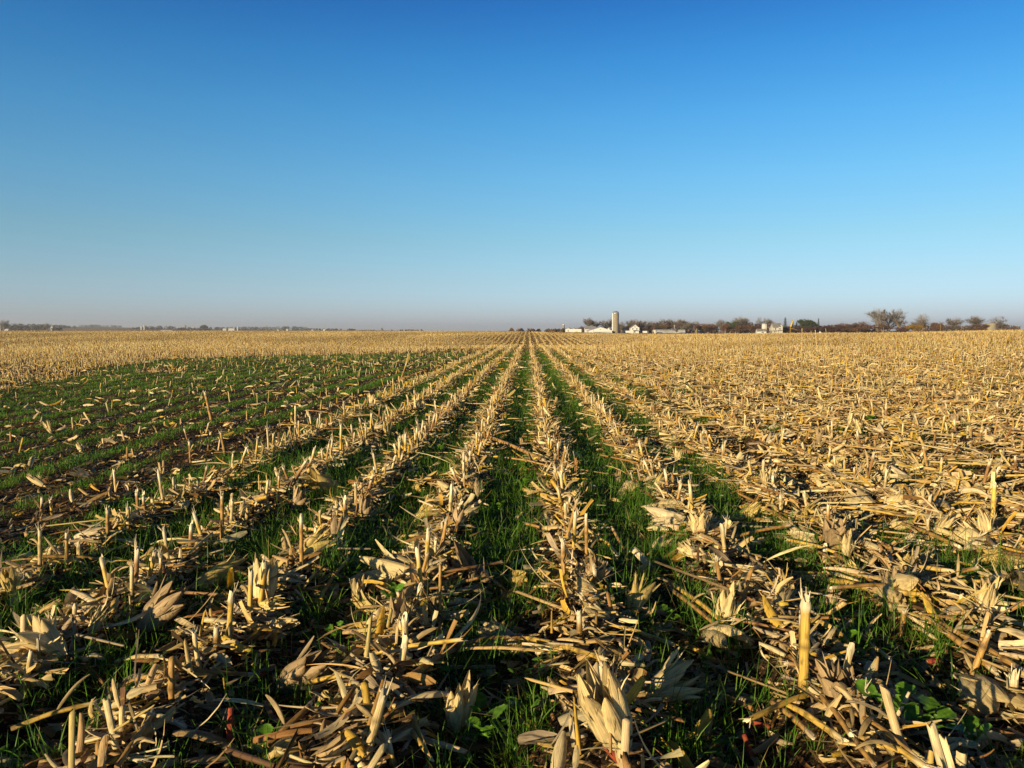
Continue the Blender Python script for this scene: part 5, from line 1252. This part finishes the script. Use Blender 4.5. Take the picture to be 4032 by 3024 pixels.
TREES = [
 ("spreading bare tree, the leftmost tall one behind the white barn", 2318, 1251, 'bare', 0, 650, 1.25),
 ("bare tree behind the right slope of the sloping tin roof", 2347, 1262, 'bare', 1, 665, 1.1),
 ("bare tree behind the white barn's ridge", 2378, 1260, 'bare', 2, 660, 1.1),
 ("bare tree touching the left side of the tall silo", 2402, 1253, 'bare', 3, 670, 1.),
 ("low russet bush left of the sloping tin roof", 2292, 1284, 'russet', 0, 660, 1.6),
 ("low bare brush between the grey bins and the russet bush", 2272, 1290, 'bare', 4, 690, 2.),
 ("low russet thicket behind the white barn", 2352, 1288, 'russet', 1, 690, 2.2),
 ("second russet thicket behind the grain bin", 2390, 1286, 'russet', 2, 690, 2.2),
 ("bare tree just right of the tall silo", 2446, 1266, 'bare', 4, 655, 1.2),
 ("russet thicket between the silo and the farmhouse", 2462, 1276, 'russet', 3, 670, 1.8),
 ("bare tree left of the farmhouse gable", 2482, 1260, 'bare', 0, 680, 1.1),
 ("bare tree rising behind the farmhouse ridge", 2506, 1256, 'bare', 1, 670, 1.1),
 ("bare tree behind the farmhouse's right wall", 2528, 1262, 'bare', 2, 690, 1.2),
 ("dark bush against the right wall of the farmhouse", 2528, 1286, 'burgundy', 0, 610, 1.1),
 ("bare tree behind the white camper trailer", 2552, 1262, 'bare', 3, 660, 1.2),
 ("russet thicket behind the camper trailer", 2560, 1278, 'russet', 4, 640, 1.8),
 ("bare tree above the left end of the long shed", 2580, 1262, 'bare', 4, 670, 1.2),
 ("dark evergreen shrub at the left end of the long shed", 2592, 1285, 'evergreen', 0, 640, 1.3),
 ("tall bare tree over the left third of the long shed", 2607, 1256, 'bare', 5, 665, 1.15),
 ("russet tree behind the long shed's left half", 2622, 1272, 'russet', 0, 655, 1.7),
 ("tall bare tree left of the pale utility pole", 2641, 1255, 'bare', 0, 670, 1.1),
 ("tall bare tree right of the pale utility pole", 2668, 1255, 'bare', 1, 668, 1.1),
 ("bare tree over the right third of the long shed", 2692, 1258, 'bare', 2, 660, 1.2),
 ("big-trunked bare tree just past the long shed's right end", 2712, 1266, 'bare', 3, 625, 1.5),
 ("small bare tree in front of the long shed's roof", 2664, 1294, 'bare', 5, 606, 1.4),
 ("bare tree past the long shed, second to its right", 2738, 1264, 'bare', 4, 650, 1.4),
 ("russet tree right of the thin stalk by the long shed", 2762, 1272, 'russet', 1, 640, 1.6),
 ("russet tree with the roundest crown between the two farms", 2788, 1274, 'russet', 2, 640, 1.7),
 ("bare tree between the two farms, lower one", 2812, 1275, 'bare', 5, 650, 1.5),
 ("thin tall bare tree between the two farms", 2834, 1256, 'pale', 0, 690, 1.),
 ("brown tree in the middle between the two farms", 2856, 1270, 'russet', 3, 640, 1.6),
 ("evergreen-tinged tree left of the pale poplars", 2876, 1264, 'evergreen', 1, 660, 1.2),
 ("pale poplar, leftmost of the pale group", 2897, 1252, 'pale', 1, 680, 1.2),
 ("tallest pale poplar left of the white silo", 2917, 1246, 'pale', 2, 690, 1.2),
 ("pale poplar right beside the tallest one", 2938, 1252, 'pale', 3, 690, 1.2),
 ("russet tree below the pale poplars", 2908, 1276, 'russet', 4, 640, 1.8),
 ("russet tree left of the white shed", 2950, 1274, 'russet', 0, 640, 1.8),
 ("reddish thicket touching the white shed's left wall", 2975, 1280, 'burgundy', 1, 640, 1.6),
 ("slender pale poplar left of the white silo's cap", 2990, 1250, 'pale', 4, 700, .9),
 ("slender pale poplar behind the white silo", 3012, 1252, 'pale', 5, 700, .9),
 ("slender pale poplar between the silo and the cream house", 3032, 1256, 'pale', 0, 700, 1.),
 ("brown brush between the white silo and the cream house", 3032, 1286, 'russet', 1, 640, 1.6),
 ("dark slender conifer right of the cream house", 3091, 1253, 'conifer', 0, 640, .85),
 ("smaller dark conifer behind the tall yellow stalk", 3120, 1262, 'conifer', 1, 645, .9),
 ("shortest dark conifer, right of the tall yellow stalk", 3136, 1269, 'conifer', 2, 645, 1.),
 ("burgundy tree against the cream house", 3083, 1283, 'burgundy', 2, 612, 1.4),
 ("burgundy tree under the slender conifer", 3106, 1280, 'burgundy', 3, 615, 1.5),
 ("burgundy tree under the shortest conifer", 3134, 1281, 'burgundy', 4, 620, 1.6),
 ("big rounded evergreen, left half, above the burgundy trees", 3170, 1257, 'evergreen', 2, 650, 1.15),
 ("big rounded evergreen, right half, above the burgundy trees", 3196, 1256, 'evergreen', 3, 652, 1.15),
 ("burgundy tree below the big evergreen's left side", 3164, 1283, 'burgundy', 5, 615, 1.7),
 ("burgundy tree below the big evergreen's right side", 3194, 1282, 'burgundy', 0, 615, 1.7),
 ("thin dark conifer with a leaning top right of the big evergreen", 3222, 1256, 'conifer', 3, 655, .6),
 ("burgundy tree right of the leaning conifer", 3228, 1280, 'burgundy', 1, 620, 1.6),
 ("burgundy tree left of the slanting broken stalk pair", 3256, 1277, 'burgundy', 2, 625, 1.6),
 ("burgundy tree in the widest gap left of the russet oaks", 3288, 1276, 'burgundy', 3, 625, 1.7),
 ("dull russet oak, the leftmost of three", 3320, 1270, 'russet', 2, 630, 1.7),
 ("dull russet oak, the middle of three", 3350, 1268, 'russet', 3, 632, 1.7),
 ("bright russet oak beside the giant bare tree", 3395, 1264, 'russet', 4, 628, 1.9),
 ("giant bare cottonwood, left of the pair on the right skyline", 3455, 1214, 'pale', 2, 640, 1.3),
 ("giant bare cottonwood, right of the pair on the right skyline", 3533, 1217, 'pale', 5, 645, 1.25),
 ("bare tree filling the gap between the giant cottonwoods", 3497, 1232, 'bare', 2, 650, 1.2),
 ("brown underbrush below the giant cottonwoods", 3475, 1276, 'russet', 0, 620, 2.0),
 ("brown underbrush between the cottonwoods and the golden bush", 3560, 1284, 'burgundy', 4, 620, 2.0),
 ("golden yellow bush right of the giant cottonwoods", 3598, 1273, 'golden', 0, 612, 1.5),
 ("pale wispy tree behind the golden bush", 3634, 1238, 'pale', 4, 650, 1.6),
 ("dark bare tree right of the golden bush", 3630, 1252, 'bare', 3, 630, 1.1),
 ("small light brown tree right of the dark bare tree", 3696, 1263, 'russet', 1, 640, 1.4),
 ("bare tree with flat crown left of the skyline stalks", 3765, 1250, 'bare', 1, 640, 1.45),
 ("wide bare tree left of the stave block", 3842, 1243, 'bare', 0, 640, 1.5),
 ("brown bush against the stave block's left side", 3858, 1271, 'russet', 2, 618, 1.6),
 ("bare tree right of the stave block, last on the skyline", 3922, 1245, 'bare', 4, 645, 1.35),
 ("brown brush below the small light brown tree, far right", 3680, 1284, 'russet', 4, 625, 1.9),
 ("grey brush between the skyline stalks and the flat-crowned tree", 3740, 1280, 'bare', 5, 630, 2.0),
 ("grey brush left of the brown bush by the stave block", 3818, 1279, 'bare', 3, 630, 2.0),
 ("low brown brush at the far right end of the treeline", 3985, 1288, 'russet', 3, 640, 1.8),
 ("brown bush clump alone at the end of the middle rows", 2012, 1297, 'russet', 4, 520, 1.6),
 ("small bare bush right of the lone brown clump", 2052, 1301, 'bare', 2, 530, 1.8),
 ("brown bush left of the far tan silo", 2200, 1293, 'russet', 0, 800, 1.7),
 ("wineglass-shaped lone tree far across the left fields", 1505, 1289, 'bare', 3, 1500, .8),
 ("small lone tree right of the wineglass-shaped one, far off", 1544, 1296, 'bare', 1, 1500, .8),
 ("small far tree right of the dark belt, paler of two", 1329, 1293, 'bare', 4, 1800, 1.),
 ("small far tree right of the dark belt, rounder of two", 1342, 1293, 'bare', 0, 1800, 1.),
 ("dark far conifer alone on the left fields", 1397, 1297, 'conifer', 1, 1700, 1.6),
 ("grey tree beside the white silo at the left edge", 13, 1259, 'pale', 1, 1200, 1.),
 ("tall grey tree over the left edge's dark wood", 182, 1270, 'pale', 3, 1500, 1.),
 ("rounded pale tree on the far dark belt, left", 805, 1279, 'evergreen', 1, 2000, 1.4),
]
for lb, px, top, kind, v, dist, wd in TREES: tree(lb, px, top, kind, v, dist, wd)

# far silos and sheds
def far_silo(lb, px, top, wpx, dist, wall, cap):
    b = far(px, dist); H = up(px, top, b).z - b.z; r_ = wpx / FPX * dist / 2
    o = empty("far_silo", b); tag(o, lb, "silo")
    lathe("stave_wall", wall, o, [(r_, 0), (r_, H - r_ * .8)], 20); lathe("dome", cap, o, [(r_ * 1.04, H - r_ * .85)] + dome(r_ * 1.04, H - r_ * .8, r_ * .8), 20)
far_silo("small tan silo with pale cap far left of the farm", 2219, 1276, 9, 1300, M_STAVE, M_WHITE)
far_silo("white silo cut by the left edge of the view", 1, 1273, 8, 1200, M_WHITE, M_STEEL)
far_silo("bright white silo on the distant left farm", 569, 1280, 6.5, 2200, M_FAR, M_FAR)
far_silo("grey silo left of the bright white one, far left", 557, 1283, 5.5, 2250, M_STAVEW, M_STEEL)
far_silo("dark grey silo in the distant belt, left", 730, 1280, 7, 2300, M_STAVE, M_GREYROOF)
far_silo("small pale silo right of the long white sheds, far off", 936, 1284, 5, 2300, M_STAVEW, M_STEEL)
far_silo("thin dark stack above the distant middle belt", 1049, 1281, 2.2, 2300, M_STAVE, M_GREYROOF)
far_silo("thin white tower at the right end of the distant belt", 1254, 1290, 1.8, 2300, M_FAR, M_FAR)
def far_shed(lb, px, top, wpx, dist, wall, roof):
    b = far(px, dist); H = (up(px, top, b).z - b.z) * .92; w = wpx / FPX * dist * .9
    o = empty("far_shed", b); tag(o, lb, "shed"); gable(o, w, w * .5, H * .72, H, wall, roof, 'x')
far_shed("low white barn at the left edge before the dark wood", 24, 1294, 17, 1200, M_CREAM, M_FAR)
far_shed("small white house over the left dark wood", 203, 1285, 7, 1700, M_FAR, M_FAR)
far_shed("low white shed right of the small white house, far left", 227, 1286, 12, 1700, M_CREAM, M_FAR)
far_shed("long pale shed low on the distant left fields", 655, 1298, 48, 1500, M_CREAM, M_TINROOF)
far_shed("small white barn left of the longest white shed, far off", 884, 1292, 15, 2100, M_FAR, M_FAR)
far_shed("longest bright white shed on the distant belt", 911, 1290, 27, 2100, M_FAR, M_FAR)
far_shed("pale roof line on the distant belt, left", 755, 1287, 22, 2400, M_CREAM, M_FAR)
far_shed("long white shed behind the lone brown clump", 2137, 1303, 36, 900, M_CREAM, M_TINROOF)
far_shed("tiny white house under the distant middle belt", 1094, 1295, 7, 2000, M_FAR, M_GREYROOF)
far_shed("tiny pale barn in the distant middle belt", 1130, 1294, 9, 2000, M_CREAM, M_TINROOF)
far_shed("tiny white building right of the distant belt", 1229, 1297, 6, 2000, M_FAR, M_FAR)
far_shed("tiny white-roofed barn at the distant belt's right end", 1276, 1295, 9, 2100, M_CREAM, M_FAR)

# far-off woods that read as one mass each (stuff)
def wood(label, px0, px1, tops, dist, col, depth=60., seed=1):
    r = np.random.RandomState(seed); a = far(px0, dist); b = far(px1, dist); acc = Acc()
    n = max(6, int((b.x - a.x) / 4.5)); base = np.array(col)
    for i in range(n):
        x = a.x + (b.x - a.x) * (i + r.rand()) / n; y = dist + r.uniform(-.5, .5) * depth; z = float(ground(x, y))
        px = px0 + (px1 - px0) * (x - a.x) / (b.x - a.x); top = np.interp(px, np.linspace(px0, px1, len(tops)), tops)
        H = max(3., (1305 - top) / FPX * dist + CAM_H - z) * r.uniform(.86, 1.08); w = H * r.uniform(.45, .75); m = 150
        u = r.normal(0, 1, (m, 3)); u /= np.linalg.norm(u, axis=1)[:, None]; u *= r.uniform(.55, 1, (m, 1)) ** .5
        P = np.stack([x + u[:, 0] * w, y + u[:, 1] * w, z + H * .52 + u[:, 2] * H * .48], -1)
        c = base * r.uniform(.7, 1.3) * r.uniform(.6, 1.4, (m, 1))
        acc.add(*ribbons(P, r.rand(m) * 6.28, r.normal(0, .8, m), r.uniform(.8, 2., m), r.uniform(.6, 1.5, m), c, roll=r.rand(m) * 3, prof='leaf', segs=2, cols=2, rng=r))
        acc.add(*tubes([(x, y, z - .3)], [(x, y, z + H * .6)], .25, .1, (.1, .08, .06), (.1, .08, .06), k=4, rng=r))
    o = link("distant_wood", acc.mesh("distant_wood", M_TWIG)); tag(o, label, "wood", kind="stuff")
BR, GR = (.060, .050, .046), (.042, .044, .038)
wood("dark wood at the left edge beside the low white barn", 22, 212, [1280, 1281, 1278, 1283, 1284], 1300, BR, 80, 1)
wood("thin dark wood running over the left edge's wood", 20, 130, [1273, 1274], 2300, GR, 60, 2)
wood("far wood behind the small white house, left", 130, 290, [1276, 1276, 1279, 1283], 2400, GR, 60, 3)
wood("small dark clump right of the low white shed, far left", 212, 234, [1289, 1288], 1600, BR, 20, 4)
wood("dark blue wood on the far left hilltop", 322, 420, [1280, 1277, 1278, 1281], 3500, GR, 80, 5)
wood("faint low wood right of the hilltop wood", 443, 480, [1280, 1281], 3600, GR, 60, 6)
wood("dark wood right of the bright white silo, far left", 510, 690, [1289, 1288, 1284, 1283, 1284], 2300, BR, 80, 7)
wood("low dark belt right of the bright white silo's wood", 690, 830, [1290, 1289, 1290], 2000, BR, 60, 8)
wood("low faint belt behind the long white sheds", 830, 950, [1287, 1289, 1287], 2600, GR, 60, 9)
wood("distant wood under the thin dark stack", 950, 1075, [1284, 1288, 1286, 1288], 2400, BR, 80, 10)
wood("distant wood with the tallest crowns, left of middle", 1075, 1206, [1286, 1284, 1285, 1286], 2300, GR, 80, 11)
wood("low belt fading right of the tallest distant wood", 1206, 1325, [1292, 1293, 1294, 1292], 2400, BR, 60, 12)
wood("faint bushes between the lone far trees", 1376, 1392, [1294, 1295], 2000, BR, 30, 13)
wood("low faint hedge far behind the lone wineglass tree", 1420, 1480, [1299, 1299], 2600, BR, 40, 14)
wood("row of low bushes right of the lone far trees", 1575, 1665, [1298, 1297, 1299, 1298], 1900, BR, 50, 15)
wood("brown hedge between the lone clump and the farm", 2010, 2200, [1305, 1306, 1306, 1302], 700, (.12, .075, .055), 30, 16)
wood("brown scrub behind the left end of the farm", 2180, 2330, [1298, 1296, 1297, 1292], 720, (.12, .085, .065), 30, 17)
wood("brown scrub closing the treeline between the farms", 2420, 3080, [1282, 1276, 1272, 1273, 1274, 1278, 1275, 1274, 1284], 700, (.11, .075, .06), 30, 18)
wood("dark scrub under the burgundy and russet trees", 3080, 3440, [1280, 1280, 1281, 1278], 660, (.085, .055, .045), 25, 19)

wood("brown brush closing the treeline right of the golden bush", 3560, 3800, [1282, 1286, 1280, 1284], 700, (.105, .075, .06), 25, 20)
wood("brown brush closing the treeline by the stave block", 3790, 4032, [1284, 1280, 1282, 1290], 700, (.105, .075, .06), 25, 21)

# ---------------------------------------------------------------- haze
m, n, l = new_mat("air")
pv = node(n, "ShaderNodeVolumePrincipled"); out = node(n, "ShaderNodeOutputMaterial")
pv.inputs["Color"].default_value = (.80, .84, .92, 1); pv.inputs["Density"].default_value = 1.35e-4; pv.inputs["Density Attribute"].default_value = ""; pv.inputs["Anisotropy"].default_value = .3
l.new(pv.outputs[0], out.inputs["Volume"])
o = boxes("haze", m, None, (-7200, 7200, -7200, 7200, -12, 62))
tag(o, "thin bluish haze over the far fields", "haze", kind="stuff")
